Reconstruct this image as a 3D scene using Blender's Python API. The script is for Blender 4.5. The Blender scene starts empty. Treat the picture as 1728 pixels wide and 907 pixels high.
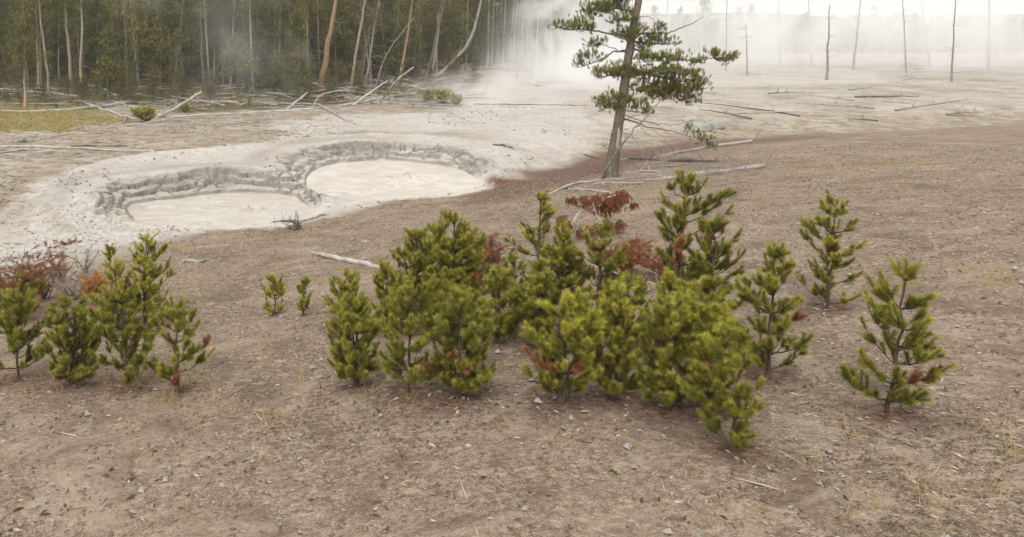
import bpy, math, random
import numpy as np
random.seed(7); RNG = np.random.default_rng(7)
scene = bpy.context.scene
COL = scene.collection
PI = math.pi

# ------------------------------------------------------------------ camera
CH = 6.5; F = 1290.0; CX, CY, HZ = 600.0, 242.0, 25.0
W0, H0 = 1728.0, 907.0
PITCH = math.atan((CY - HZ) / F); cp, sp = math.cos(PITCH), math.sin(PITCH)
cam_d = bpy.data.cameras.new('camera'); cam = bpy.data.objects.new('camera', cam_d); COL.objects.link(cam)
cam.location = (0, 0, CH); cam.rotation_euler = (PI / 2 - PITCH, 0, 0)
cam_d.sensor_width = 36; cam_d.lens = F / W0 * 36
cam_d.shift_x = (W0 / 2 - CX) / W0; cam_d.shift_y = -(H0 / 2 - CY) / W0
cam_d.clip_start = 0.1; cam_d.clip_end = 6000
scene.camera = cam

def ray(px, py):
    a = (px - CX) / F; b = -(py - CY) / F
    return np.array([a, cp + sp * b, -sp + cp * b])
def on_plane(px, py, z):
    d = ray(px, py); t = (z - CH) / d[2]; return (d[0] * t, d[1] * t)
def A(px, py, Y):
    d = ray(px, py); t = Y / d[1]; return np.array([d[0] * t, Y, CH + d[2] * t])
def poly(pts, z): return np.array([on_plane(x, y, z) for x, y in pts])

# ------------------------------------------------------------------ noise
def _h(ix, iy, s):
    v = np.sin(ix * 127.1 + iy * 311.7 + s * 74.7) * 43758.5453
    return v - np.floor(v)
def vnoise(x, y, s=0.0):
    ix, iy = np.floor(x), np.floor(y); fx, fy = x - ix, y - iy
    fx = fx * fx * (3 - 2 * fx); fy = fy * fy * (3 - 2 * fy)
    a, b, c, d = _h(ix, iy, s), _h(ix + 1, iy, s), _h(ix, iy + 1, s), _h(ix + 1, iy + 1, s)
    return (a + (b - a) * fx) * (1 - fy) + (c + (d - c) * fx) * fy
def fbm(x, y, o=4, s=0.0):
    v = 0; a = .5; t = 0
    for k in range(o):
        v = v + a * vnoise(x, y, s + k); t += a; a *= .5; x = x * 2.03 + 1.7; y = y * 2.03 + 9.2
    return v / t - .5
def worley(x, y, s=0.0):
    ix, iy = np.floor(x), np.floor(y); f1 = np.full(x.shape, 9.); f2 = f1.copy()
    for a in (-1, 0, 1):
        for b in (-1, 0, 1):
            cx, cy = ix + a, iy + b
            d = np.hypot(cx + _h(cx, cy, s) - x, cy + _h(cx, cy, s + 5) - y)
            m = d < f1; f2 = np.where(m, f1, np.minimum(f2, d)); f1 = np.where(m, d, f1)
    return f1, f2
def ss(a, b, x):
    t = np.clip((x - a) / (b - a), 0, 1); return t * t * (3 - 2 * t)
def sdist(P, x, y):
    d = np.full(x.shape, 1e9); ins = np.zeros(x.shape, bool); n = len(P)
    for i in range(n):
        ax, ay = P[i]; bx, by = P[(i + 1) % n]; ex, ey = bx - ax, by - ay
        t = np.clip(((x - ax) * ex + (y - ay) * ey) / (ex * ex + ey * ey + 1e-12), 0, 1)
        d = np.minimum(d, np.hypot(x - ax - t * ex, y - ay - t * ey))
        c = (ay > y) != (by > y)
        ins ^= c & (x < (bx - ax) * (y - ay) / ((by - ay) if by != ay else 1e-9) + ax)
    return np.where(ins, -d, d)

# ------------------------------------------------------------------ terrain
ZM = -0.68                                   # level of the liquid mud
POOL1 = poly([(518,312),(519,300),(528,290),(545,282),(575,276),(620,272),(680,272),(738,279),(782,288),(803,303),(808,316),(790,323),(745,330),(700,335),(650,338),(595,338),(550,336),(526,326)], ZM)
POOL2 = poly([(213,352),(222,345),(260,340),(300,336),(338,330),(380,326),(430,326),(470,328),(500,334),(522,350),(524,362),(500,372),(450,379),(395,384),(340,387),(290,386),(250,381),(232,374)], ZM)
APRON = poly([(62,352),(82,318),(125,292),(190,273),(260,263),(330,257),(400,253),(470,248),(530,238),(620,230),(720,230),(810,240),(870,256),(905,280),(890,300),(808,322),(700,345),(600,362),(480,386),(300,398),(150,398),(80,385)], -0.1)
MIST = poly([(880,300),(960,284),(1000,268),(985,240),(1030,215),(990,190),(1010,165),(1200,150),(1500,140),(1500,118),(1000,112),(860,120),(810,135),(790,152),(780,178),(700,192),(560,196),(420,212),(480,240),(620,226),(760,230),(870,256)], -0.1)
BL = poly([(-900,520),(-300,450),(0,425),(100,418),(200,412),(300,402),(400,394),(480,386),(540,374),(600,362),(650,349),(700,341),(760,334),(808,323),(860,309),(900,300),(950,288),(1000,272),(1060,258),(1120,248),(1200,240),(1400,226),(1728,212),(2400,196)], -0.6)
GRASS = poly([(-400,240),(0,226),(90,222),(175,214),(215,205),(200,192),(150,184),(60,178),(-400,176)], 0)
FOREST = poly([(-900,205),(0,190),(120,182),(220,176),(330,186),(430,184),(560,176),(640,168),(760,160),(800,140),(830,122),(850,100),(860,70),(-900,70)], 0)
def bankline(x): return np.interp(x, BL[:, 0], BL[:, 1])
def terrain(x, y, full=False):
    x = np.asarray(x, float); y = np.asarray(y, float)
    yb = bankline(x)
    t = yb - y + 0.7 * fbm(x * .35, y * .35, 3, 3)
    bank = 0.15 * np.where(t > 8, t, .45 * np.log1p(np.exp(np.minimum(t, 8) / .45)))
    z = -0.60 * (1 - ss(.5, 5.5, y - yb)) + bank
    z = z + .22 * fbm(x * .12, y * .12, 3, 1) * ss(2, 8, np.abs(y - yb)) + .05 * fbm(x * 1.1, y * 1.1, 3, 2)
    z = z - 5.0 * ss(125, 210, y) * ss(-5, 30, x) + 16 * ss(210, 420, y) * (.6 + fbm(x * .01, y * .01, 3, 8)) + 2.2 * ss(75, 130, y) * ss(0, -40, x)
    z = z - 1.2 * ss(400, 600, np.hypot(x, y))
    near = (np.abs(x) < 16) & (y > 17) & (y < 45)
    d = np.full(x.shape, 50.); ap = np.full(x.shape, 50.); wall = np.zeros(x.shape)
    if near.any():
        xn, yn = x[near], y[near]
        d1, d2 = sdist(POOL1, xn, yn), sdist(POOL2, xn, yn)
        dn = np.minimum(d1, d2)
        far = ss(1.0, 4.0, yn - bankline(xn))
        dw = dn + (1.1 * fbm(xn * .6, yn * .6, 3, 11) + .45 * fbm(xn * 2.1, yn * 2.1, 3, 12)) * far * ss(-.1, .5, dn)
        w = .35 + .95 * far
        u = np.clip(dw / w, 0, 1)
        u = np.clip(u + 4 * u * (1 - u) * (.55 * fbm(xn * .9, yn * .9, 3, 13) + .22 * fbm(xn * 3, yn * 3, 2, 14)), 0, 1)
        n = 3.0; k = np.floor(u * n); f = u * n - k
        al = vnoise(xn * .7 + 5, yn * .7, 35)                       # how sharply each ledge breaks off
        rs = .14 + .75 * ss(.35, .7, al)
        S = (k + ss(0, 1, f / rs)) / n * .55 + .45 * u
        S = far * S + (1 - far) * ss(0, 1, u)
        zn = z[near]
        a = sdist(APRON, xn, yn)
        lip = (.16 * np.exp(-((a + .5) / .45) ** 2) + .10 * ss(.5, -1.5, a) * np.exp(-(dn - 1.9) ** 2 / .8)) * far * ss(5, 0, xn)
        rim = zn + lip
        shore = dn + .22 * fbm(xn * 1.4, yn * 1.4, 3, 90) + .06 * fbm(xn * 5, yn * 5, 2, 91)
        zo = (ZM - .02) + S * (rim - ZM + .02)
        zo = np.where(shore < 0, np.minimum(zo, ZM - .02 + .5 * np.maximum(shore, -.5)), zo)
        groove = np.exp(-((f - .02) / .05) ** 2) * (u < .98) * (u > .05) * ss(.62, .45, al)
        zo = zo - .24 * groove * far * ss(.3, .6, vnoise(xn * 1.1, yn * 1.1, 37))
        gx, gy = xn * .95 + .5 * fbm(xn * 1.3, yn * 1.3, 3, 20), yn * .8 + .5 * fbm(xn * 1.3, yn * 1.3, 3, 21)
        f1, f2 = worley(gx, gy, 4); c = np.exp(-((f2 - f1) / .042) ** 2)
        band = ss(.05, .3, dn) * ss(2.3, 1.3, dn) * np.maximum(far, .5 * ss(1.3, .2, np.maximum(d1, d2)))
        sparse = ss(.52, .68, vnoise(xn * .45, yn * .45, 33))
        saddle = ss(2.2, .9, np.maximum(d1, d2)) * (dn > 0)
        zo = zo - band * .15 * c * np.maximum(sparse, saddle) + band * .10 * fbm(xn * 1.6, yn * 1.6, 3, 30)
        tips = np.maximum(np.exp(-(((xn + 8.3) / .9) ** 2 + ((yn - 26.0) / 1.6) ** 2)), np.exp(-(((xn - 6.1) / 1.0) ** 2 + ((yn - 32.0) / 2.0) ** 2)))
        zo = zo + ss(.0, .3, dn) * (tips * .40 + .05 * ss(2, .3, dn)) * fbm(xn * 4.5, yn * 4.5, 2, 42)
        z = z.copy(); z[near] = zo; d[near] = dn; ap[near] = a; wall[near] = ss(-.2, .1, dn) * ss(1.9, 1.15, dw) * far
    z = z + .02 * fbm(x * 4, y * 4, 2, 5) * ss(-.1, .4, d)
    if full: return z, d, ap, wall, yb
    return z

def G(px, py, lift=0.0):
    d = ray(px, py)
    t = np.concatenate([np.linspace(3, 60, 1200), np.linspace(60, 400, 1200)])
    X, Y, Z = d[0] * t, d[1] * t, CH + d[2] * t
    g = Z - terrain(X, Y); i = int(np.argmax(g < 0))
    if g[i] >= 0: i = len(t) - 1
    i = max(i, 1); k = g[i - 1] / (g[i - 1] - g[i] + 1e-9); T = t[i - 1] + (t[i] - t[i - 1]) * k
    return np.array([d[0] * T, d[1] * T, CH + d[2] * T + lift])
def zat(x, y): return float(terrain(np.array([x]), np.array([y]))[0])

# ------------------------------------------------------------------ mesh building
class MB:
    def __init__(s): s.v = []; s.f = []; s.c = []; s.n = 0
    def add(s, v, f, c=.5):
        v = np.asarray(v, np.float32); f = np.asarray(f, np.int64)
        s.v.append(v); s.f.append((f + s.n)); s.n += len(v)
        s.c.append(np.full(len(v), c, np.float32) if np.isscalar(c) else np.asarray(c, np.float32))
    def tube(s, P, R, sides=6, c=.5, cap=True, rough=0.0):
        P = np.asarray(P, float); R = np.asarray(R, float) * np.ones(len(P)); m = len(P)
        T = np.gradient(P, axis=0); T /= np.linalg.norm(T, axis=1)[:, None] + 1e-9
        up = np.array([0, 0, 1.]) if abs(T[:, 2]).mean() < .8 else np.array([1., 0, 0])
        U = np.cross(T, up); U /= np.linalg.norm(U, axis=1)[:, None] + 1e-9; V = np.cross(T, U)
        a = np.arange(sides) * 2 * PI / sides
        rr = R[:, None] * (1 + rough * RNG.normal(size=(m, sides)))
        v = P[:, None] + rr[..., None] * (np.cos(a)[None, :, None] * U[:, None] + np.sin(a)[None, :, None] * V[:, None])
        v = v.reshape(-1, 3); i = np.arange(m - 1)[:, None] * sides; j = np.arange(sides)[None]; j2 = (j + 1) % sides
        f = np.stack([i + j, i + j2, i + sides + j2, i + sides + j], -1).reshape(-1, 4)
        s.add(v, f, c)
        if cap:
            for e, sg in ((0, 0), (m - 1, 1)):
                ce = P[e]; b = v[e * sides:(e + 1) * sides]; vv = np.vstack([b, ce]); jj = np.arange(sides)
                s.add(vv, np.stack([jj, (jj + 1) % sides, np.full(sides, sides)], -1), c if np.isscalar(c) else float(c[-1 if sg else 0]))
    def build(s, name, mat, parent=None, smooth=True):
        me = bpy.data.meshes.new(name)
        V = np.concatenate(s.v) if s.v else np.zeros((0, 3), np.float32)
        C_ = np.concatenate(s.c) if s.c else np.zeros(0, np.float32)
        me.vertices.add(len(V)); me.vertices.foreach_set('co', V.astype(np.float32).ravel())
        loops = np.concatenate([f.ravel() for f in s.f]); tot = np.concatenate([np.full(len(f), f.shape[1]) for f in s.f])
        st = np.concatenate([[0], np.cumsum(tot)[:-1]])
        me.loops.add(len(loops)); me.loops.foreach_set('vertex_index', loops.astype(np.int32))
        me.polygons.add(len(tot)); me.polygons.foreach_set('loop_start', st.astype(np.int32)); me.polygons.foreach_set('loop_total', tot.astype(np.int32))
        me.polygons.foreach_set('use_smooth', np.full(len(tot), smooth))
        me.update(calc_edges=True)
        at = me.attributes.new('tint', 'FLOAT', 'POINT'); at.data.foreach_set('value', C_)
        me.materials.append(mat)
        o = bpy.data.objects.new(name, me); COL.objects.link(o)
        if parent: o.parent = parent
        return o
def tag(o, label=None, cat=None, group=None, kind=None):
    if label: o['label'] = label
    if cat: o['category'] = cat
    if group: o['group'] = group
    if kind: o['kind'] = kind
    return o
def empty(name, loc, label, cat, group=None, rz=0, s=1.0):
    o = bpy.data.objects.new(name, None); COL.objects.link(o); o.location = loc; o.rotation_euler = (0, 0, rz); o.scale = (s, s, s)
    o.empty_display_size = .1
    return tag(o, label, cat, group)
def copy_tree(o, parent=None):
    c = o.copy(); COL.objects.link(c)
    if parent is not None: c.parent = parent
    for ch in list(o.children): copy_tree(ch, c)
    return c

# ------------------------------------------------------------------ materials
def newmat(name, rough=.9, spec=.2):
    m = bpy.data.materials.new(name); m.use_nodes = True; nt = m.node_tree
    b = nt.nodes['Principled BSDF']; b.inputs['Roughness'].default_value = rough; b.inputs['Specular IOR Level'].default_value = spec
    return m, nt, b
def nd(nt, t, **kw):
    n = nt.nodes.new(t)
    for k, v in kw.items():
        if k in n.inputs: n.inputs[k].default_value = v
        else: setattr(n, k, v)
    return n
def ramp(nt, fac, stops):
    r = nt.nodes.new('ShaderNodeValToRGB'); e = r.color_ramp.elements
    while len(e) < len(stops): e.new(.5)
    for i, (p, c) in enumerate(stops): e[i].position = p; e[i].color = (*c, 1)
    nt.links.new(fac, r.inputs[0]); return r.outputs[0]
def mix(nt, fac, a, b, typ='MIX'):
    n = nt.nodes.new('ShaderNodeMix'); n.data_type = 'RGBA'; n.blend_type = typ
    for i, v in ((0, fac), (6, a), (7, b)):
        if isinstance(v, (int, float)): n.inputs[i].default_value = v
        elif isinstance(v, tuple): n.inputs[i].default_value = (*v, 1)
        else: nt.links.new(v, n.inputs[i])
    return n.outputs[2]
def mathn(nt, op, a, b=None, clamp=False):
    n = nt.nodes.new('ShaderNodeMath'); n.operation = op; n.use_clamp = clamp
    for i, v in ((0, a), (1, b)):
        if v is None: continue
        if isinstance(v, (int, float)): n.inputs[i].default_value = v
        else: nt.links.new(v, n.inputs[i])
    return n.outputs[0]
def noise(nt, scale, detail=5, rough=.6, vec=None, dist=0):
    n = nd(nt, 'ShaderNodeTexNoise', Scale=scale, Detail=detail, Roughness=rough, Distortion=dist)
    if vec is not None: nt.links.new(vec, n.inputs['Vector'])
    return n.outputs[0]
def coords(nt, scale=(1, 1, 1), world=True, rot=(0, 0, 0)):
    m = nd(nt, 'ShaderNodeMapping'); m.inputs['Scale'].default_value = scale; m.inputs['Rotation'].default_value = rot
    if world: nt.links.new(nt.nodes.new('ShaderNodeNewGeometry').outputs['Position'], m.inputs[0])
    else: nt.links.new(nt.nodes.new('ShaderNodeTexCoord').outputs['Object'], m.inputs[0])
    return m.outputs[0]
def attr(nt, name):
    n = nt.nodes.new('ShaderNodeAttribute'); n.attribute_name = name; return n.outputs['Fac']
def bump(nt, b, h, strength, dist):
    n = nd(nt, 'ShaderNodeBump', Strength=strength, Distance=dist); nt.links.new(h, n.inputs['Height']); nt.links.new(n.outputs[0], b.inputs['Normal'])

def ground_material():
    m, nt, b = newmat('ground_soil', .95, .15); L = nt.links
    p = coords(nt); ps = coords(nt, (.8, 1.5, 1), rot=(0, 0, .25))
    n1 = noise(nt, .35, 6, .6, p); n2 = noise(nt, 3.2, 6, .65, p); n3 = noise(nt, 14, 5, .7, p); n4 = noise(nt, 38, 3, .7, p); st = noise(nt, 1.3, 6, .7, ps, .6)
    n5 = noise(nt, 7, 5, .75, coords(nt, (1, 1.3, 1), rot=(0, 0, .4)), .4)
    K = lambda n, a, b, v=1.0: ramp(nt, n, [(a, (0, 0, 0)), (b, (v, v, v))])
    c1, c2, c3, c5 = K(n1, .38, .62), K(n2, .38, .62), K(n3, .40, .60), K(n5, .40, .62)
    sand = mix(nt, c1, (.31, .268, .21), (.42, .378, .31))
    sand = mix(nt, ramp(nt, st, [(.42, (1, 1, 1)), (.56, (0, 0, 0))]), sand, (.23, .18, .125))
    sand = mix(nt, K(n5, .52, .66, .8), sand, (.15, .115, .08)); sand = mix(nt, K(n3, .56, .68, .6), sand, (.50, .46, .39))
    mud = mix(nt, c2, (.40, .37, .33), (.52, .49, .445))
    mud = mix(nt, K(n1, .45, .65, .6), mud, (.36, .30, .245))
    mud = mix(nt, K(n5, .56, .68, .7), mud, (.25, .21, .17)); mud = mix(nt, K(n3, .58, .70, .5), mud, (.60, .57, .52))
    duff = mix(nt, c3, (.11, .076, .052), (.33, .245, .17))
    duff = mix(nt, K(n4, .50, .62, .8), duff, (.06, .043, .032))
    duff = mix(nt, K(n5, .53, .64, .8), duff, (.42, .35, .27)); duff = mix(nt, K(n2, .5, .66, .5), duff, (.14, .095, .065))
    duff = mix(nt, K(noise(nt, 55, 2, .6, coords(nt, (1, 1.6, 1), rot=(0, 0, .7))), .58, .66, .9), duff, (.50, .43, .35))
    duff = mix(nt, K(n1, .40, .65, .45), duff, (.33, .25, .18))
    duff = mix(nt, K(noise(nt, 1.0, 5, .65, p, .8), .50, .62, .55), duff, (.125, .085, .058)); duff = mix(nt, K(noise(nt, .8, 5, .7, coords(nt, (1, 1.2, 1), rot=(0, 0, 2.0)), .6), .54, .66, .5), duff, (.40, .33, .25))
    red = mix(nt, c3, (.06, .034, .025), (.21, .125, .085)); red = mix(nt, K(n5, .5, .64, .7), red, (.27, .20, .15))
    grass = mix(nt, c2, (.25, .19, .08), (.27, .25, .09)); grass = mix(nt, K(n5, .45, .62, .9), grass, (.13, .11, .04))
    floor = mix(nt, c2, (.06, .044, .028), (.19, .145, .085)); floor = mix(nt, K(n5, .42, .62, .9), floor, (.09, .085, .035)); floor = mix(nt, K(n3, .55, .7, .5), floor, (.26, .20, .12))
    wall = mix(nt, c2, (.185, .165, .14), (.30, .275, .24)); wall = mix(nt, K(n3, .52, .68, .6), wall, (.12, .105, .09))
    bl = ramp(nt, n2, [(.3, (0, 0, 0)), (.7, (1, 1, 1))])
    def soft(a, wdt=.5):   # break a zone's border up with noise
        v = mathn(nt, 'ADD', mathn(nt, 'MULTIPLY', attr(nt, a), 1 + wdt), mathn(nt, 'MULTIPLY', mathn(nt, 'SUBTRACT', n2, 1.0), wdt), True)
        return v
    c = mix(nt, soft('z_floor'), sand, floor); c = mix(nt, soft('z_grass', .8), c, grass)
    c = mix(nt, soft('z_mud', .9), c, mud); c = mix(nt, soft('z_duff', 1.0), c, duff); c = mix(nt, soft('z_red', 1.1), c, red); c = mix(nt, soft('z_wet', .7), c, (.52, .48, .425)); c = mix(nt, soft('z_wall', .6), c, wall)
    L.new(c, b.inputs['Base Color'])
    h = mathn(nt, 'ADD', mathn(nt, 'MULTIPLY', n3, .6), mathn(nt, 'MULTIPLY', n4, .35)); bump(nt, b, h, .8, .06)
    return m
def mudpool_material(k=1.0):
    m, nt, b = newmat('liquid_mud', .33, .45); p = coords(nt)
    n = noise(nt, .8, 5, .6, p, 1.2); n2 = noise(nt, 6, 4, .6, p, .8)
    c = mix(nt, ramp(nt, n, [(.42, (0, 0, 0)), (.58, (1, 1, 1))]), (.50, .46, .405), (.59, .555, .50))
    c = mix(nt, ramp(nt, n2, [(.55, (0, 0, 0)), (.75, (.5, .5, .5))]), c, (.42, .375, .315))
    c = mix(nt, attr(nt, 'tint'), c, (.24, .19, .12)); c = mix(nt, 1.0, c, (k, k * .985, k * .96), 'MULTIPLY')
    c = mix(nt, ramp(nt, noise(nt, .35, 4, .6, coords(nt, (1, 2, 1)), 2.0), [(.45, (0, 0, 0)), (.6, (.45, .45, .45))]), c, (.44, .39, .325))
    nt.links.new(c, b.inputs['Base Color']); bump(nt, b, n2, .25, .03); return m
def wood_material(name, lo, hi, dark, rough=.85):
    m, nt, b = newmat(name, rough, .15); p = coords(nt, (1, 1, 1), False)
    n = noise(nt, 9, 5, .7, p); n2 = noise(nt, 2.1, 4, .6, p)
    oi = nt.nodes.new('ShaderNodeObjectInfo')
    c = mix(nt, n, lo, hi); c = mix(nt, ramp(nt, n2, [(.45, (0, 0, 0)), (.75, (.9, .9, .9))]), c, dark)
    c = mix(nt, mathn(nt, 'MULTIPLY', oi.outputs['Random'], .35), c, dark)
    nt.links.new(c, b.inputs['Base Color']); bump(nt, b, n, .6, .03); return m
def bark_material(name, lo, hi, patch):
    m, nt, b = newmat(name, .95, .1); p = coords(nt, (6, 6, 1.6), False)
    n = noise(nt, 4, 6, .7, p); n2 = noise(nt, .35, 4, .6, coords(nt, (1, 1, .7)))
    c = mix(nt, ramp(nt, n, [(.35, (0, 0, 0)), (.65, (1, 1, 1))]), lo, hi)
    at = attr(nt, 'tint'); c = mix(nt, mathn(nt, 'MULTIPLY', mathn(nt, 'SUBTRACT', at, .5, True), 2.0, True), c, patch)
    c = mix(nt, ramp(nt, n2, [(.45, (0, 0, 0)), (.7, (.5, .5, .5))]), c, hi)
    nt.links.new(c, b.inputs['Base Color']); bump(nt, b, n, .9, .05); return m
def needle_material(name, dark, mid, light, var=.35, patch=0.0):
    m, nt, b = newmat(name, .6, .25)
    at = attr(nt, 'tint'); oi = nt.nodes.new('ShaderNodeObjectInfo')
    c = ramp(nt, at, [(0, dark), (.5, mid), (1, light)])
    n = noise(nt, 1.4, 3, .6, coords(nt)); c = mix(nt, mathn(nt, 'MULTIPLY', n, var), c, tuple(x * y for x, y in zip(mid, (1.5, 1.25, .8))))
    if patch: c = mix(nt, ramp(nt, noise(nt, .45, 4, .6, coords(nt)), [(.50, (0, 0, 0)), (.66, (patch,) * 3)]), c, tuple(.75 * x + .25 * y for x, y in zip(light, mid)))
    c = mix(nt, mathn(nt, 'MULTIPLY', oi.outputs['Random'], var), c, tuple(x * y for x, y in zip(mid, (.78, .76, .9))))
    nt.links.new(c, b.inputs['Base Color'])
    tr = nt.nodes.new('ShaderNodeBsdfTranslucent'); nt.links.new(c, tr.inputs[0]); mx = nt.nodes.new('ShaderNodeMixShader'); mx.inputs[0].default_value = .3
    nt.links.new(b.outputs[0], mx.inputs[1]); nt.links.new(tr.outputs[0], mx.inputs[2]); nt.links.new(mx.outputs[0], nt.nodes['Material Output'].inputs[0])
    return m
M = {}
M['ground'] = ground_material(); M['mud'] = mudpool_material(); M['mud_dull'] = mudpool_material(.84)
M['grey_wood'] = wood_material('weathered_wood', (.26, .235, .205), (.47, .44, .39), (.12, .10, .085))
M['pale_wood'] = wood_material('bleached_wood', (.37, .34, .295), (.62, .585, .52), (.20, .17, .14))
M['dark_wood'] = wood_material('dark_dead_wood', (.10, .08, .065), (.28, .23, .19), (.05, .04, .035))
M['bark'] = bark_material('pine_bark', (.07, .055, .042), (.24, .20, .155), (.50, .30, .12))
M['pale_bark'] = bark_material('pale_pine_bark', (.17, .14, .105), (.42, .365, .29), (.55, .34, .13))
M['snag'] = bark_material('orange_snag_wood', (.17, .11, .07), (.40, .27, .165), (.45, .37, .28))
M['stem'] = bark_material('young_pine_bark', (.07, .05, .04), (.17, .125, .095), (.3, .25, .2))
M['needle_near'] = needle_material('young_pine_needles', (.055, .066, .016), (.24, .242, .040), (.60, .56, .10), .45, .3)
M['needle_big'] = needle_material('pine_needles', (.034, .044, .011), (.13, .145, .026), (.42, .41, .065), .3, .3)
M['needle_far'] = needle_material('forest_needles', (.024, .033, .012), (.108, .114, .034), (.42, .37, .09), .45, .55)
M['needle_red'] = needle_material('dead_red_needles', (.085, .034, .017), (.255, .098, .042), (.48, .24, .11), .4)
M['needle_orange'] = needle_material('orange_needles', (.22, .12, .02), (.46, .20, .045), (.55, .34, .08))
M['grass'] = needle_material('grass_blades', (.20, .15, .05), (.38, .33, .12), (.52, .46, .20))
M['litter'] = needle_material('litter_chips', (.045, .03, .022), (.25, .19, .135), (.62, .56, .47), .2)
M['clod'] = wood_material('mud_clod', (.13, .10, .08), (.42, .37, .31), (.22, .18, .14), .95)
M['rock'] = wood_material('pale_rock', (.30, .285, .26), (.44, .425, .39), (.18, .165, .14))

# ------------------------------------------------------------------ ground sheet
def lines(segs):
    out = []
    for a, b, st in segs: out += list(np.arange(a, b, st))
    return np.array(out)
gx = lines([(-1800, -300, 150), (-300, -90, 12), (-90, -30, 1.0), (-30, -12, .22), (-12, 12, .042), (12, 30, .2), (30, 110, 1.0), (110, 400, 12), (400, 1900, 150)])
gy = lines([(-40, 2, 3), (2, 20, .09), (20, 22, .07), (22, 38, .045), (38, 60, .2), (60, 130, .8), (130, 460, 6), (460, 3000, 120)])
GXm, GYm = np.meshgrid(gx, gy); sh = GXm.shape; X, Y = GXm.ravel(), GYm.ravel()
Z, D_, AP, WALL, YB = terrain(X, Y, True)
nx, ny = len(gx), len(gy)
i = (np.arange(ny - 1)[:, None] * nx + np.arange(nx - 1)[None]).ravel()
mb = MB(); mb.add(np.stack([X, Y, Z], 1), np.stack([i, i + 1, i + nx + 1, i + nx], 1))
ground = mb.build('ground', M['ground']); tag(ground, kind='structure')
def setattr_f(o, name, v):
    a = o.data.attributes.new(name, 'FLOAT', 'POINT'); a.data.foreach_set('value', v.astype(np.float32))
wob = fbm(X * .5, Y * .5, 4, 50)
duff = ss(-1.0, 1.2, (YB - Y) + 2.4 * wob + .3)
left_pale = ss(-2, -9, X) * ss(8.5, 3.0, YB - Y + 2 * wob)
duff = duff * (1 - .75 * left_pale)
md = ss(1.8, -1.4, AP + 3.2 * wob + .8 * fbm(X * 2.2, Y * 2.2, 3, 51))
sel = (X > -60) & (X < 200) & (Y > 20) & (Y < 160); WET = ss(1.2, .1, D_ + .8 * wob)
MS = np.full(X.shape, 50.); MS[sel] = sdist(MIST, X[sel], Y[sel])
md = np.maximum(md, 1.0 * ss(2.5, -3.0, MS + 5 * wob * np.clip(Y / 60, .2, 1)))
md = np.maximum(md, (.45 + 1.0 * wob) * ss(3, 9, X) * ss(1, 5, Y - YB))
md = np.maximum(md, .8 * left_pale * ss(-9, -1, Y - YB) * ss(5, 1, Y - YB + 2 * wob)); md = np.maximum(md, .75 * ss(4.0, 1, Y - YB + 3 * wob) * ss(2, -3, X) * (Y > YB - 1))
redz = ss(5.5, .6, np.abs(YB - Y - 2.2 + 3.5 * wob)) * ss(1.5, 6, X) * ss(40, 15, X) * .85
SG = np.full(X.shape, 50.); sl = (X < 10) & (Y > 30) & (Y < 90); SG[sl] = sdist(GRASS, X[sl], Y[sl])
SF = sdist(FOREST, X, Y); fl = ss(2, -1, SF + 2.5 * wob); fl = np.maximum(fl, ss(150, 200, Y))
ring = np.exp(-((D_ - 2.6 - 1.0 * wob) / .9) ** 2) * ss(1.5, 4, Y - YB) * ss(4, 0, X)
WALLR = .42 * ring
setattr_f(ground, 'z_wet', WET * .9); setattr_f(ground, 'z_duff', duff); setattr_f(ground, 'z_mud', md * (1 - .0)); pass
setattr_f(ground, 'z_grass', ss(1.5, -1.8, SG + 7 * wob) * (.65 + .9 * fbm(X * 1.2, Y * 1.2, 3, 55))); setattr_f(ground, 'z_floor', fl); Zg = Z.reshape(sh); sy = np.gradient(Zg, gy, axis=0).ravel(); sx = np.gradient(Zg, gx, axis=1).ravel(); slope = np.hypot(sx, sy)
setattr_f(ground, 'z_wall', np.maximum(WALLR, WALL * (.50 + .42 * ss(.25, 1.0, slope) + .8 * wob)))

# ------------------------------------------------------------------ mud pools
def mud_pool(P, label, boils, seed, mat='mud'):
    lo, hi = P.min(0) - .5, P.max(0) + .5
    xs = np.arange(lo[0], hi[0], .05); ys = np.arange(lo[1], hi[1], .05); XX, YY = np.meshgrid(xs, ys); x, y = XX.ravel(), YY.ravel()
    d = sdist(P, x, y); z = ZM + .02 * fbm(x * 1.2, y * 1.2, 3, seed); t = np.zeros(x.shape)
    r0 = fbm(x * 7, y * 7, 2, seed + 3)
    for (bx, by, rx, ry, h, k) in boils:
        q = np.hypot((x - bx) / rx, (y - by) / ry)
        if k == 'splash':
            m = ss(1.1, .2, q); z += m * h * np.maximum(r0 + .12, 0) * 3.2; t = np.maximum(t, m * ss(.0, .25, r0) * .85)
        else:
            z += h * np.exp(-((q - .8) / .16) ** 2) - .6 * h * ss(.7, 0, q); t = np.maximum(t, .3 * np.exp(-((q - 1.0) / .12) ** 2))
        z += .012 * np.cos(q * 5) * np.exp(-(q / 3) ** 2)
    keep = (d < .35).reshape(XX.shape); n = len(xs)
    ii = (np.arange(len(ys) - 1)[:, None] * n + np.arange(n - 1)[None]); kk = keep[:-1, :-1] & keep[1:, 1:] & keep[:-1, 1:] & keep[1:, :-1]
    ii = ii[kk]; m_ = MB(); m_.add(np.stack([x, y, z], 1), np.stack([ii, ii + 1, ii + n + 1, ii + n], 1), t)
    return tag(m_.build('mud_pool', M[mat]), label, kind='structure')
def bp(px, py, rx, ry, h, k): a = on_plane(px, py, ZM); return (a[0], a[1], rx, ry, h, k)
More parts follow.
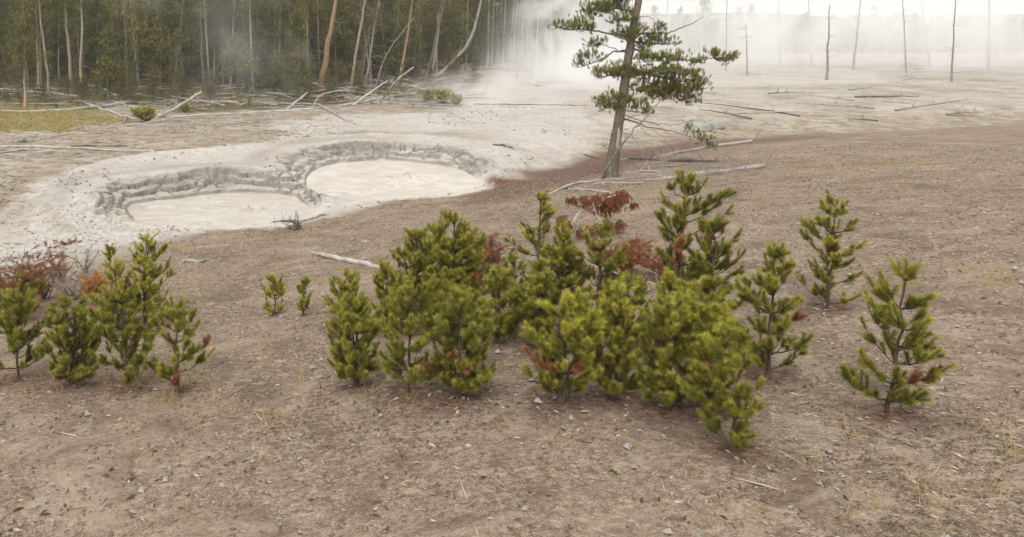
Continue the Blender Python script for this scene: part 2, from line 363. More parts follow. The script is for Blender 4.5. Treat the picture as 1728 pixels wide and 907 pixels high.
mud_pool(POOL1, 'larger right pool of boiling pale mud', [bp(655,301,.35,.35,.12,'splash'), bp(692,300,.55,.55,.16,'splash'), bp(612,322,.35,.3,.12,'splash'), bp(645,320,.22,.2,.10,'splash'), bp(560,330,.5,.4,.02,'ring'), bp(590,300,.3,.3,.02,'ring'), bp(730,306,.35,.3,.025,'ring'), bp(672,312,.2,.2,.10,'splash'), bp(705,306,.25,.2,.10,'splash')], 3)
mud_pool(POOL2, 'smaller left pool of thick pale mud', [bp(418,356,.25,.3,.16,'splash'), bp(440,355,.22,.25,.12,'splash'), bp(343,379,.22,.25,.06,'ring'), bp(294,377,.08,.1,.05,'ring'), bp(270,352,.7,.5,.035,'ring'), bp(360,352,.35,.3,.03,'ring'), bp(470,345,.3,.25,.03,'ring'), bp(500,356,.2,.2,.10,'splash')], 6, 'mud_dull')

# ------------------------------------------------------------------ needle foliage
def shoots_mesh(mb, base, axis, length, needle, width, n, tint, droop=0.0, spread=.85):
    """bottle-brush shoots: n needles spiralling round every axis"""
    base = np.asarray(base, float); axis = np.asarray(axis, float); S = len(base)
    if S == 0: return
    axis = axis / (np.linalg.norm(axis, axis=1)[:, None] + 1e-9)
    length = np.asarray(length, float) * np.ones(S); needle = np.asarray(needle, float) * np.ones(S); tint = np.asarray(tint, float) * np.ones(S)
    ref = np.where(np.abs(axis[:, 2:3]) < .9, np.array([[0, 0, 1.]]), np.array([[1., 0, 0]]))
    U = np.cross(axis, ref); U /= np.linalg.norm(U, axis=1)[:, None]; V = np.cross(axis, U)
    k = (np.arange(n) + .5) / n
    t = k[None] + RNG.normal(0, .02, (S, n)); ang = (np.arange(n) * 2.399)[None] + RNG.uniform(0, 6.28, (S, 1)) + RNG.normal(0, .25, (S, n))
    rad = np.cos(ang)[..., None] * U[:, None] + np.sin(ang)[..., None] * V[:, None]
    fw = (.35 + .75 * k)[None, :, None] + RNG.normal(0, .12, (S, n, 1))
    dr = axis[:, None] * fw + rad * spread; dr[..., 2] -= droop
    dr /= np.linalg.norm(dr, axis=2)[..., None]
    b = base[:, None] + axis[:, None] * (t * length[:, None])[..., None]
    ln = needle[:, None] * RNG.uniform(.75, 1.15, (S, n)); tip = b + dr * ln[..., None]
    side = np.cross(dr, axis[:, None] + RNG.normal(0, .3, (S, n, 3))); side /= np.linalg.norm(side, axis=2)[..., None] + 1e-9
    w = width * .5
    v = np.stack([b - side * w, b + side * w, tip], 2).reshape(-1, 3)
    f = np.arange(len(v)).reshape(-1, 3)
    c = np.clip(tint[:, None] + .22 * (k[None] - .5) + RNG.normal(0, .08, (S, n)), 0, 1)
    c3 = np.repeat(c.ravel(), 3); c3[2::3] = np.clip(c3[2::3] + .1, 0, 1)
    mb.add(v, f, c3)
def rdir(n): v = RNG.normal(size=(n, 3)); return v / np.linalg.norm(v, axis=1)[:, None]
def curve(p0, p1, sag=0.0, n=6, wob=.0):
    t = np.linspace(0, 1, n)[:, None]; P = np.asarray(p0) * (1 - t) + np.asarray(p1) * t
    P[:, 2] += sag * (4 * t * (1 - t))[:, 0]
    if wob: P[1:-1] += RNG.normal(0, wob, (n - 2, 3))
    return P

def young_pine(loc, h, wid, label, dens=1.0, lean=(0, 0), start=.08, mat='needle_near', needle=.060, name='young_pine', nn=165, group='young pines in the foreground', heads=1, tint=.55, red=0, cat='young pine', wn=.0050):
    root = empty(name, loc, label, cat, group)
    st = MB(); fo = MB(); rd = MB()
    for hd in range(heads):
        hh = h * (1 if hd == 0 else RNG.uniform(.7, .95)); off = np.array([0, 0.]) if hd == 0 else RNG.normal(0, wid * .22, 2)
        n = 10; t = np.linspace(0, 1, n)
        TP = np.stack([(lean[0] + off[0]) * t ** 1.3 + .012 * RNG.normal(size=n), (lean[1] + off[1]) * t ** 1.3 + .012 * RNG.normal(size=n), hh * t - .08 * (1 - t)], 1)
        R = .028 * (h / 2) * (1 - .85 * t) + .004; st.tube(TP, R, 7, .3)
        at = lambda q: np.array([np.interp(q, t, TP[:, j]) for j in range(3)])
        B, Ax, Ln, Ti = [], [], [], []; RB, RA = [], []
        for q in range(5): 
            pass
        B.append(at(.90)); Ax.append([0, 0, 1]); Ln.append(hh * .11); Ti.append(tint + .25)
        a0 = RNG.uniform(0, 6.28); asy = RNG.uniform(.1, .4); open_ = RNG.uniform(.75, 1.25); hw = 1.0 if heads == 1 else .72
        nw = max(4, int(hh * (1 - start) / .16))
        for w_ in range(nw):
            q = start + (1 - start) * (w_ + RNG.uniform(.2, .8)) / nw
            prof = min(1, (1 - q) * 2.1 + .12) * (0.72 + .28 * min(1, q * 4))
            for b_ in range(int(RNG.integers(5, 8) * dens + .5)):
                a = RNG.uniform(0, 2 * PI); L_ = wid * hw * .5 * prof * RNG.uniform(.5, 1.15) * (1 + asy * math.cos(a - a0))
                if RNG.random() < .12: continue
                up = (RNG.uniform(.25, .75) + .5 * q) * open_
                d = np.array([math.cos(a), math.sin(a), up * .75]); p0 = at(q)
                m = 6; tt = np.linspace(0, 1, m)[:, None]; P = p0 + d * L_ * tt * np.array([1, 1, .5]) + np.array([0, 0, 1]) * L_ * .42 * tt ** 2 + RNG.normal(0, .008, (m, 3))
                st.tube(P, np.linspace(.009, .003, m), 4, .35, cap=False)
                deadb = red and q < .5 and RNG.random() < red
                e = P[-1] - P[-2]; e /= np.linalg.norm(e)
                sl = RNG.uniform(.10, .17)
                nsub = max(1, int(L_ / .06))
                BB, AA, LL, TT = (RB, RA, None, None) if deadb else (B, Ax, Ln, Ti)
                BB.append(P[-1] - e * .03); AA.append(e + np.array([0, 0, .35]))
                if not deadb: LL.append(sl); TT.append(tint + .12 * (q - .3) + RNG.normal(0, .17))
                for s_ in range(nsub):
                    u = RNG.uniform(.3, 1); k = min(m - 2, int(u * (m - 1))); pp = P[k] + (P[k + 1] - P[k]) * (u * (m - 1) - k)
                    sd = rdir(1)[0]; sd = e * .8 + sd * .65; sd[2] = abs(sd[2]) + .25
                    BB.append(pp); AA.append(sd)
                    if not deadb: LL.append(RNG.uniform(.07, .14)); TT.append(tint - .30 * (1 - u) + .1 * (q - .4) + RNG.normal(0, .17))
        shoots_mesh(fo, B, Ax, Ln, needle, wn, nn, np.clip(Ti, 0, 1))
        if RB: shoots_mesh(rd, RB, RA, .11, needle, wn, nn, np.clip(RNG.normal(.5, .15, len(RB)), 0, 1), .4)
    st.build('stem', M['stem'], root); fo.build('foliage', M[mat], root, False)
    if rd.n: tag(rd.build('dead_foliage', M['needle_red'], root, False), 'rust red dead needles')
    PB.append((loc[0], loc[1], wid))
    return root
PB = []
def ypx(px, ptop, pbase, wpx, label, **kw):
    b = G(px, pbase); h = (A(px, ptop, b[1])[2] - b[2]) / 1.04; s = b[1] / F / cp
    return young_pine(b, h, wpx * s, label, **kw)

ypx(246, 397, 545, 112, 'full yellow-green young pine right of the bare grey twigs, bottom left', dens=1.2, heads=2, lean=(.1, 0), tint=.62)
ypx(200, 447, 560, 92, 'low yellow-tipped young pine mixed with orange needles, bottom left', dens=1.0, tint=.8, red=.4)
ypx(189, 418, 500, 26, 'tiny tufted pine sapling with bare dark stem left of the full young pine', dens=.6, start=.72, tint=.62)
ypx(49, 461, 540, 50, 'small green pine in front of the dead rust-red shrub', tint=.62)
ypx(465, 468, 530, 34, 'short pine tip just under the middle of the mud bank, left of its twin', tint=.68)
ypx(512, 474, 532, 20, 'smallest pine tip at the foot of the bare bank', tint=.62)
ypx(592, 460, 545, 78, 'low pine below the pale foreground log', tint=.66, heads=2)
ypx(695, 386, 560, 118, 'bushy light green pine just right of the foreground log end', dens=1.1, heads=2, lean=(.05, 0), tint=.62)
ypx(765, 357, 560, 128, 'round-headed pine with several tops and yellowed inner needles', dens=1.15, heads=4, tint=.66, red=.10)
for a, b_, c_, w_, lab in ((30,492,640,130,'spreading pine below the large rust-red shrub'),(120,505,650,110,'wide low pine below the tangle of grey twigs'),(212,490,650,150,'spreading yellow-green pine at the foot of the full young pine'),(300,520,660,100,'low pine right of the spreading yellow-green pine'),
  (600,500,650,110,'low bushy pine nearest the pale foreground log'),(690,478,660,140,'wide pine below the bushy light green pine'),(775,488,670,140,'wide pine below the round-headed pine'),(945,490,680,150,'wide pine below the dense green pine'),(1035,482,670,130,'wide pine below the upright pine'),(1125,500,690,140,'wide pine below the bright tips'),(1195,510,690,130,'wide pine at the right end of the front row')):
    ypx(a, b_, c_, w_, lab, dens=1.1, tint=RNG.uniform(.45, .7), red=.06, heads=int(RNG.integers(1, 4)))
ypx(652, 440, 560, 66, 'low spreading pine left of the bushy light green pine', tint=.66, heads=2)
ypx(835, 455, 580, 80, 'low green pine under the rusty dead shrub', tint=.55, heads=2)
ypx(905, 440, 590, 84, 'low bushy pine at the foot of the sparse sapling, left of the dense one', tint=.55, heads=2)
ypx(1055, 462, 585, 84, 'low bushy pine between the upright pine and the tallest pine', tint=.55, heads=2)
ypx(862, 432, 560, 74, 'low dark pine between the round-headed pine and the sparse sapling', tint=.42, red=.2, heads=2)
ypx(905, 320, 520, 84, 'sparse sapling with open branches and bare lower stem', dens=.75, start=.42, tint=.56)
ypx(945, 390, 570, 118, 'dense green pine at the foot of the sparse sapling', dens=1.3, heads=2, tint=.45)
ypx(1005, 378, 570, 84, 'upright pine below the dead red branch', dens=1.0, tint=.46, red=.15)
ypx(1138, 292, 560, 140, 'tallest foreground pine with clear upright leader', dens=1.0, tint=.55, red=.12)
ypx(1193, 365, 575, 90, 'pine overlapping the right side of the tallest foreground pine', dens=1.1, tint=.42)
ypx(1122, 462, 600, 90, 'bright pine tips in front of the tallest foreground pine', tint=.7, heads=3)
for a, b_, c_, w_, lab in ((1290,420,640,120,'bushy pine on the bank right of the thicket'),(1395,330,520,100,'slender pine farther up the bank right of the thicket'),(1500,455,700,140,'broad young pine low on the bank at the right'),(1235,560,760,110,'young pine below the thicket')):
    ypx(a, b_, c_, w_, lab, dens=1.0, tint=.5, red=.05)
ypx(1190, 470, 610, 70, 'small pine in front of the right-hand pine', tint=.6)

# dead shrubs, red fallen top ------------------------------------------------
def twiggy(root_loc, h, wid, n, label, name='dead_shrub', mat='dark_wood', redn=0, cat='dead shrub', group=None, flat=1.0, rmat='needle_red', r0=.014):
    root = empty(name, root_loc, label, cat, group); st = MB(); B, Ax = [], []
    for k in range(n):
        a = RNG.uniform(0, 2 * PI); L_ = RNG.uniform(.6, 1) ; tip = np.array([math.cos(a) * wid * .5 * RNG.uniform(.3, 1), math.sin(a) * wid * .5 * RNG.uniform(.3, 1), h * L_ * flat])
        P = curve((0, 0, -.05), tip, RNG.uniform(-.05, .12) * h, 8, .02); P[:, :2] += .05 * np.cumsum(RNG.normal(0, .25, (8, 2)), 0) * np.linspace(0, 1, 8)[:, None]
        st.tube(P, np.linspace(r0, .003, 8), 5, .4)
        for j in range(9):
            i_ = RNG.integers(2, 8); d = rdir(1)[0]; d[2] = abs(d[2]) * .6; Q = curve(P[i_], P[i_] + d * RNG.uniform(.08, .3) * h, .02, 4, .01)
            st.tube(Q, np.linspace(.005, .0018, 4), 4, .4, cap=False)
            if RNG.random() < redn: B.append(Q[1]); Ax.append(Q[-1] - Q[0]); B.append(Q[-1]); Ax.append(Q[-1] - Q[0])
    st.build('branches', M[mat], root)
    if B: shoots_mesh(fo := MB(), B, Ax, .12, .05, .006, 46, np.clip(RNG.normal(.5, .2, len(B)), 0, 1), .5); fo.build('dead_foliage', M[rmat], root, False)
    return root
twiggy(G(25, 530), 1.15, 2.4, 44, 'large dead pine shrub covered in rust-red needles, bottom left corner', redn=1.0, cat='dead shrub', r0=.02)
twiggy(G(75, 505), .9, 1.2, 20, 'dead rust-red shrub beside the small green pine', redn=.6)
twiggy(G(103, 478), .8, .75, 12, 'leafless dark shrub between the rust-red shrub and the white stick', redn=.12)
twiggy(G(143, 462), .62, .85, 9, 'bare dark branching shrub standing above the orange needles', redn=0)
twiggy(G(125, 505), .65, 1.4, 24, 'tangle of thin grey twigs at the foot of the dead shrubs', mat='grey_wood')
twiggy(G(160, 515), .66, .7, 13, 'small shrub with bright orange needles', redn=.9, rmat='needle_orange')
twiggy(G(185, 545), .7, .6, 9, 'low orange-needled sprig left of the yellow-tipped pine', redn=.9, rmat='needle_orange')
twiggy(G(112, 412), .18, .75, 8, 'dark rusty debris heap on the pale ground above the dead shrubs', redn=.3, flat=.5)
twiggy(G(822, 462), .6, .9, 18, 'rusty dead shrub right of the round-headed pine', redn=.9)
twiggy(G(793, 500), .45, .7, 12, 'dark red dead sprigs under the round-headed pine', redn=.9)
twiggy(G(1042, 468), .6, 1.2, 26, 'deep red dead shrub between the upright pine and the tallest pine', redn=.85)
twiggy(G(1062, 432), .25, .5, 8, 'small red dead sprig below the dead fallen top', redn=.85)
twiggy(G(1115, 475), .4, .8, 14, 'red dead needles under the tallest foreground pine', redn=.9)
twiggy(G(926, 392), .42, .3, 3, 'thin dark upright twig beside the sparse sapling', redn=.1)

# the big leaning pine on the right ------------------------------------------
def big_pine():
    b = G(1032, 300); Y0 = b[1]; s = Y0 / F / cp
    root = empty('pine_tree', b, 'tall leaning pine with dark bark and open tiered branches, alone by the mud', 'pine tree')
    L = lambda px, py, dy=0.0: A(px, py, Y0 + dy) - b
    pts = [(1029,303),(1032,285),(1036,255),(1041,225),(1047,190),(1053,150),(1058,115),(1063,80),(1069,45),(1077,5),(1086,-50),(1094,-110),(1100,-180),(1105,-250),(1108,-310)]
    wd = [30,25,20.5,18.5,17.5,16.5,15,14,13,12,10.5,9,7,4.5,1.5]
    tr = MB(); P = np.array([L(x, y) for x, y in pts]); P[0, 2] -= .25
    t = np.linspace(0, len(P) - 1, 40); PP = np.stack([np.interp(t, range(len(P)), P[:, j]) for j in range(3)], 1); RR = np.interp(t, range(len(P)), np.array(wd) * s * .46)
    tr.tube(PP, RR, 16, .3, rough=.045)
    for a in (-2.6, -1.2, .2, 1.5, 2.7): tr.tube(curve((0, 0, .28), (math.cos(a) * .42, math.sin(a) * .42, -.12), .05, 5), [.11, .09, .07, .05, .02], 7, .3)
    tr.build('trunk', M['bark'], root)
    sc = MB(); c = L(1043, 232, -.24); sc.add([c + np.array([-.07, 0, -.42]), c + np.array([.06, .02, -.44]), c + np.array([.10, .03, .1]), c + np.array([.03, 0, .42]), c + np.array([-.03, 0, .3]), c + np.array([.0, -.06, -.1])], [[0,1,5],[1,2,5],[2,3,5],[3,4,5],[4,0,5]], .95); tag(sc.build('bark_scar', M['snag'], root, False), 'orange scar where the bark is torn off')
    def limb(path, r0, pads, dep=0, needle=.095, dn=.0, bare=False):
        n = len(path); Q = np.array([L(x, y, dep * k / max(1, n - 1)) for k, (x, y) in enumerate(path)]); Q[0] = L(path[0][0], path[0][1], 0)
        t = np.linspace(0, n - 1, max(8, n * 4)); Q = np.stack([np.interp(t, range(n), Q[:, j]) for j in range(3)], 1); Q[1:] += RNG.normal(0, .018, Q[1:].shape)
        m = MB(); m.tube(Q, np.linspace(r0, r0 * .22, len(Q)), 6, .3)
        B, Ax, Ln = [], [], []
        for (cx, cy, rx, ry, num) in pads:
            num = int(num * .85); c = L(cx, cy, 0); u = rdir(num) * RNG.uniform(0, 1.12, (num, 1)) ** .45; u *= np.where(RNG.random((num, 1)) < .2, 1.35, .92); u[:, 2] += .8 * fbm(u[:, 0] * 2 + cx, u[:, 1] * 2 + cy, 2, 1)
            p = c + u * np.array([rx * s, rx * s * .75, ry * s]); k = np.argmin(np.linalg.norm(Q - c, axis=1)); p[:, 1] += Q[k, 1] - c[1]
            for q in p:
                dd = np.linalg.norm(Q - q, axis=1); j = int(np.argmin(dd))
                o = Q[j]; ax = (q - o) / (dd[j] + 1e-6) * .6 + np.array([0, 0, .75]) + RNG.normal(0, .25, 3)
                B.append(q); Ax.append(ax); Ln.append(RNG.uniform(.09, .17))
                if RNG.random() < .6: m.tube(curve(o, q, -.04, 4, .01), [.011, .009, .006, .004], 4, .3, cap=False)
        br = m.build('branch', M['bark'], root)
        if B:
            f = MB(); B = np.array(B); hz = (B[:, 2] - B[:, 2].min()) / (np.ptp(B[:, 2]) + .01)
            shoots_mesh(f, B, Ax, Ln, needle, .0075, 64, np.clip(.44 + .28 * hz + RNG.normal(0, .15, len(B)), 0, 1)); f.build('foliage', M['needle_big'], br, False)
    limb([(1062,62),(1035,58),(1010,52),(985,50),(960,50),(945,46),(925,41)], .045, [(950,44,24,7,60),(975,42,26,13,90),(993,48,10,6,18),(932,42,8,5,10)], -.9)
    limb([(1072,22),(1050,14),(1025,14),(1000,20),(985,18)], .04, [(1020,12,38,12,190),(1045,4,25,12,100),(1000,22,14,7,40),(1040,-15,30,14,70)], .5)
    limb([(1068,35),(1050,30),(1030,35)], .035, [(1040,35,22,9,60),(1060,28,16,10,40)], -.6)
    limb([(1063,72),(1050,62),(1035,56)], .035, [(1055,58,25,10,110),(1080,50,10,8,20)], -.8)
    limb([(1060,84),(1045,86),(1025,78),(1010,76)], .03, [(1014,72,17,7,40),(1003,78,6,3,6)], .4)
    limb([(1058,88),(1035,87),(1025,95),(1005,105),(985,111),(968,114)], .034, [(992,94,24,8,60),(975,106,12,9,28),(1012,100,8,5,8)], -.3)
    limb([(1055,128),(1040,128),(1015,130),(998,126)], .04, [(1015,122,22,9,90),(1042,118,22,12,110),(1062,122,16,12,50)], -.9)
    limb([(1062,70),(1090,72),(1115,75),(1150,72)], .04, [(1105,66,22,11,80),(1085,80,16,12,55),(1133,70,16,6,28),(1150,75,5,4,5),(1117,48,9,7,18)], .5)
    limb([(1060,80),(1085,90),(1115,97),(1150,100),(1180,102),(1205,98)], .05, [(1090,98,22,11,100),(1125,98,30,10,130),(1165,103,18,7,40),(1190,90,14,8,50),(1212,96,16,10,60)], -.7)
    limb([(1056,115),(1085,122),(1115,130),(1150,138),(1185,150)], .055, [(1085,125,26,11,110),(1100,150,34,13,190),(1135,128,30,13,170),(1150,155,36,14,200),(1180,140,22,16,130),(1170,170,22,9,60),(1120,163,26,8,70)], .3)
    limb([(1062,112),(1080,118),(1110,120),(1145,120)], .04, [(1110,118,34,9,100),(1140,120,20,7,50)], -1.3)
    limb([(1050,175),(1035,178),(1015,175),(996,170)], .035, [(1012,170,17,9,60),(1035,165,16,9,50),(1030,182,20,7,50),(1043,172,10,14,30)], -.5)
    limb([(1052,185),(1065,188),(1080,190),(1094,190)], .03, [(1075,178,20,9,70),(1088,188,10,6,25),(1062,168,10,8,20)], -.4)
    limb([(1066,57),(1095,56),(1130,56),(1150,46),(1172,39),(1186,28)], .035, [(1100,56,10,4,8)], .3)
    limb([(1070,28),(1090,29),(1102,32),(1108,45)], .02, [(1112,48,7,6,12)], -.2)
    limb([(1052,200),(1075,208),(1095,215),(1130,220),(1160,230),(1190,236)], .035, [(1153,213,10,5,14),(1178,232,16,8,34), (1165,222,7,4,8), (1190,245,8,4,10)], -.6)
    limb([(1053,195),(1080,204),(1112,209),(1140,212),(1165,205),(1180,196)], .02, [], .3)
    limb([(1075,208),(1090,225),(1115,238),(1140,240)], .012, [], -.3)
    limb([(1100,218),(1120,232),(1128,248)], .010, [], -.3)
    limb([(1051,205),(1070,196),(1085,192)], .02, [], -.3)
    limb([(1051,224),(1065,228),(1075,240),(1080,250)], .018, [], -.7)
    for k in range(26):      # the crown above the frame
        y = RNG.uniform(-290, -20); f = (y + 310) / 330; sgn = RNG.choice([-1, 1]); x0 = np.interp(y, [-310, 5], [1108, 1077]); Lx = sgn * (20 + 75 * f) * RNG.uniform(.6, 1)
        limb([(x0, y + 8), (x0 + Lx * .5, y + 4), (x0 + Lx, y - 4)], .03 * f + .012, [(x0 + Lx * .45, y, abs(Lx) * .35, 8, int(20 + 25 * f)), (x0 + Lx * .85, y - 4, abs(Lx) * .3, 8, int(20 + 25 * f))], RNG.uniform(-1.6, 1.6))
    return root
big_pine()

# ------------------------------------------------------------------ fallen logs and sticks
def log(pts, w, label, name='fallen_log', mat='grey_wood', stubs=0, group=None, cat='log', sl=.5, sides=8, wob=.02, sub=10, parts=False, up=.4, split=False):
    """pts: world points; w: list of diameters in metres"""
    P = np.array(pts); o0 = P[0].copy(); P = P - o0; n = len(P)
    t = np.linspace(0, n - 1, sub); Q = np.stack([np.interp(t, range(n), P[:, j]) for j in range(3)], 1); Q[1:-1] += RNG.normal(0, wob, (sub - 2, 3))
    R = np.interp(np.linspace(0, 1, sub), np.linspace(0, 1, len(w)), np.array(w) * .5)
    m = MB(); m.tube(Q, R, sides, .5, rough=.06)
    kids = []
    for k in range(stubs):
        i_ = int(RNG.integers(1, sub)); d = rdir(1)[0]; d[2] = abs(d[2]) + up; ax = Q[min(i_, sub - 1)] - Q[i_ - 1]; ax /= np.linalg.norm(ax) + 1e-9
        d = d - ax * np.dot(d, ax) * .5; d /= np.linalg.norm(d); l_ = sl * RNG.uniform(.35, 1)
        c = curve(Q[i_], Q[i_] + d * l_, RNG.uniform(-.06, .1) * l_, 5, .03 * l_); r_ = max(.006, R[i_] * RNG.uniform(.14, .3))
        if parts: km = MB(); km.tube(c, np.linspace(r_, r_ * .4, 5), 5, .5); kids.append(km)
        else: m.tube(c, np.linspace(r_, r_ * .4, 5), 5, .5)
    o = m.build(name, M[mat]); o.location = o0; tag(o, label, cat, group)
    for km in kids: km.build('branch', M[mat], o)
    return o
def lg(px, w, label, lift=0.0, **kw):
    """px: list of (x, y) on the ground or (x, y, depth) in the air; w: pixel widths"""
    P = []
    for q in px:
        if len(q) == 2: P.append(G(q[0], q[1], lift))
        else: P.append(A(*q))
    s = P[0][1] / F
    W_ = [max(.02, x * s) for x in w]
    for k, q in enumerate(px):
        if len(q) == 2: P[k][2] += W_[min(k, len(W_) - 1)] * .35
    return log(P, W_, label, **kw)
def D(px, py): return G(px, py)[1]

lg([(-25,247.5),(60,249),(140,252),(262,257)], [4,4,3.5,2.5], 'long thin pale log lying alone on bare soil, leftmost and nearest of the left logs', stubs=14, sl=.25, mat='pale_wood')
lg([(-10,226),(50,226),(97,226.5)], [2.5,2,1.5], 'thin straight pale stick along the edge of the yellow grass', mat='pale_wood')
lg([(45,240),(80,233),(130,225)], [3,3,1.5], 'pale log pointing away from the root tangle at the grass edge', mat='pale_wood', stubs=3, sl=.3)
lg([(120,248),(165,247),(215,248)], [2.5,2.5,2], 'short brown stick just behind the long thin log', mat='dark_wood')
lg([(0,260),(30,256),(70,254)], [2,2,1], 'brown stick in front of the long thin log at the left', mat='dark_wood')
lg([(-20,190),(30,190),(75,190),(130,187),(190,180),(230,174)], [5,5,5.5,6,6.5,8], 'thick grey log with a broken upturned end at the forest edge, left', stubs=5, sl=.5)
lg([(137,173),(180,188),(228,203)], [3.5,3,2.5], 'thin pale diagonal log crossing in front of the thick grey log', mat='pale_wood')
lg([(178,217),(230,211),(279,204)], [2.5,3,4], 'pale log ending at the low green bush on the left', mat='pale_wood', stubs=4, sl=.3)
d0 = D(268,198)
lg([(266,199),(290,186,d0+1.0),(340,156,d0+2.5)], [5.5,5.5,4.5], 'thick bleached log leaning up to the right beside the low green bush', mat='pale_wood', stubs=5, sl=.6, parts=True)
lg([(230,160),(262,166),(300,175)], [3,3.5,3.5], 'grey log with a row of short bare ribs above the low green bush', stubs=12, sl=.7)
lg([(322,172),(360,174),(403,175)], [5,5,5], 'straight grey log with sawn-looking end, left of centre at forest edge')
lg([(285,199),(350,195),(430,191),(530,185)], [2.5,3,3.5,4], 'very long thin pale log marking the border of forest and bare sand', mat='pale_wood', stubs=4, sl=.4)
lg([(380,210),(400,208),(430,206)], [1.5,2,1.5], 'short pale stick on bare sand below the very long log', mat='pale_wood')
lg([(440,160),(500,162),(562,166)], [5,6,5.5], 'thick pale horizontal log in the middle of the forest edge', stubs=3, sl=.4)
lg([(435,176),(480,177),(540,178)], [3,3.5,3.5], 'grey log lying parallel below the thick pale horizontal log')
d0 = D(487,184); lg([(484,186),(522,155,d0+3)], [5,3], 'pale log leaning steeply up to the right by the orange snag', mat='pale_wood', stubs=2, sl=.3)
lg([(540,181),(560,191),(585,205),(608,213)], [6,4,2,1.5], 'pale log tapering forward onto the bare sand', mat='grey_wood', stubs=3, sl=.3)
d0 = D(572,181)
lg([(570,181),(610,175),(640,167),(665,162),(700,158,d0+3)], [4,5,4.5,3,2], 'long curved bleached log at the front of the central log pile', mat='pale_wood', stubs=4, sl=.6, parts=True)
lg([(595,180),(620,160,d0+1),(640,146,d0+2),(654,136,d0+3)], [4,4,3.2,2], 'bleached log leaning up to the right out of the central pile', mat='pale_wood', stubs=4, sl=.7, parts=True)
lg([(645,170),(664,142,d0+2),(680,127,d0+2.6),(698,114,d0+3.2)], [2.5,3.2,3,2.6], 'longest leaning grey pole rising right out of the central pile', stubs=3, sl=.4)
lg([(566,164),(620,168),(690,170)], [5,5.5,4.5], 'thick dark grey log at the back of the central pile', mat='grey_wood')
lg([(625,176),(700,177),(778,181)], [3.5,4.5,2], 'grey log with many bare spikes in the right part of the central pile', stubs=22, sl=.8)
lg([(655,172),(700,171),(760,176)], [3,4,3], 'grey log behind the spiky log', stubs=14, sl=.7)
lg([(748,151),(768,151),(786,150)], [4,5,5], 'reddish brown log on the right end of the pile by the pale flat', mat='snag')
lg([(600,148),(680,148),(750,148)], [3,3.5,3], 'long straight grey log behind the central pile', stubs=5, sl=.4)
lg([(800,176.5),(880,177.5),(990,179)], [1.6,2,1.4], 'very long thin dark log half buried in the pale steaming flat', mat='dark_wood')
lg([(-10,151),(100,160),(145,166)], [3,3.5,3], 'straight pale log under the trees at far left', mat='pale_wood')
lg([(30,151),(110,151),(180,158)], [2.5,3,3], 'grey log crossing behind the far left trunks')
lg([(85,128),(130,134),(175,140)], [3,3,3], 'grey log deep between the left trunks')
lg([(145,145),(170,148),(195,163)], [3,4,3], 'pale log angled between the left trunks', mat='pale_wood')
lg([(230,190),(215,200),(205,212)], [2,2.5,3], 'short grey stick standing out at the right tip of the grass', mat='grey_wood')
d0 = D(525,178); lg([(526,184),(535,165,d0),(548,158,d0),(565,153,d0+1),(590,154,d0+1)], [1.5,1.5,1.5,1.5,1], 'thin bent white branch arching over the sand right of the orange snag', mat='pale_wood')
lg([(985,262),(1000,266),(1012,268)], [1.5,2,1], 'small dark stick on the border of pale mud and brown bank', mat='dark_wood')
lg([(832,245),(848,247),(866,251)], [2.5,4,2], 'dark mud-coated branch lying alone behind the larger pool', mat='dark_wood', stubs=5, sl=.3)
# right bank
d0 = D(1200, 292)
lg([(1028,309),(1090,306),(1150,300),(1215,291),(1290,283)], [2.5,4,6,7,8], 'long pale log lying behind the tallest foreground pine', stubs=12, sl=.5, mat='grey_wood', parts=True)
d1 = D(1040, 272)
lg([(1035,272),(1090,266,d1),(1150,256,d1-.5),(1200,248,d1-1),(1270,238,d1-1.4)], [2,3,4,5,6], 'dead branchy log propped up right of the big pine', stubs=24, sl=1.0, mat='grey_wood', parts=True, up=-.2)
lg([(1060,268),(1120,272),(1210,274)], [2.5,4,5], 'dark log lying under the propped-up branchy log', mat='dark_wood', stubs=8, sl=.5)
d1 = D(1020, 312)
lg([(1018,316),(1016,302,d1),(1030,275,d1-.6),(1050,245,d1-1.0),(1070,218,d1-1.2),(1090,200,d1-1.3),(1117,167,d1-1.4)], [6,4.5,4.5,4,3,2.5,1.5], 'long crooked grey pole leaning against the big pine', mat='grey_wood', stubs=7, sl=.5, sub=22, parts=True)
lg([(922,330),(945,321),(985,308),(1025,302),(1050,303)], [3,3.5,3,2.5,2], 'forked pale branch lying left of the big pine root', stubs=8, sl=.7, mat='pale_wood')
lg([(960,321),(995,323),(1030,326)], [4,4,3], 'short straight pale stick above the dead red branch', mat='pale_wood')
lg([(966,321),(957,319),(945,317)], [4,3,2], 'dark stick tip left of the short straight pale stick', mat='dark_wood')
lg([(1120,332),(1160,334),(1215,333)], [2,2,2], 'thin pale twig lying right of the tallest pine', mat='pale_wood')
# foreground
lg([(527,429),(560,437),(605,446),(655,456)], [6,8,8,6], 'pale weathered foreground log lying left of the bushy pines', mat='pale_wood', stubs=2, sl=.2, sides=12, wob=.012, sub=14)
lg([(300,445),(318,443),(340,444),(357,437)], [3,7,7,2.5], 'flat grey driftwood piece right of the full young pine', mat='grey_wood', stubs=3, sl=.25)
lg([(362,381),(400,379),(440,377),(475,375),(500,376)], [1,1.2,2,3.5,5], 'mud-caked branch lying along the near edge of the left pool', mat='dark_wood', stubs=16, sl=.35, up=.9)
lg([(500,377),(520,372),(540,366),(556,362)], [4,4.5,4,2], 'mud-caked log between the upright stump and the pools', mat='grey_wood', stubs=5, sl=.25)
d0 = D(1012, 465) - 1.5
lg([(1016,456,d0),(1040,464,d0),(1070,474,d0-.1),(1105,481,d0-.1)], [2,2.5,3,4], 'bare white branch across the pines at the bottom right', mat='pale_wood', stubs=5, sl=.18, sides=8)
d0 = D(1110, 500) - 1
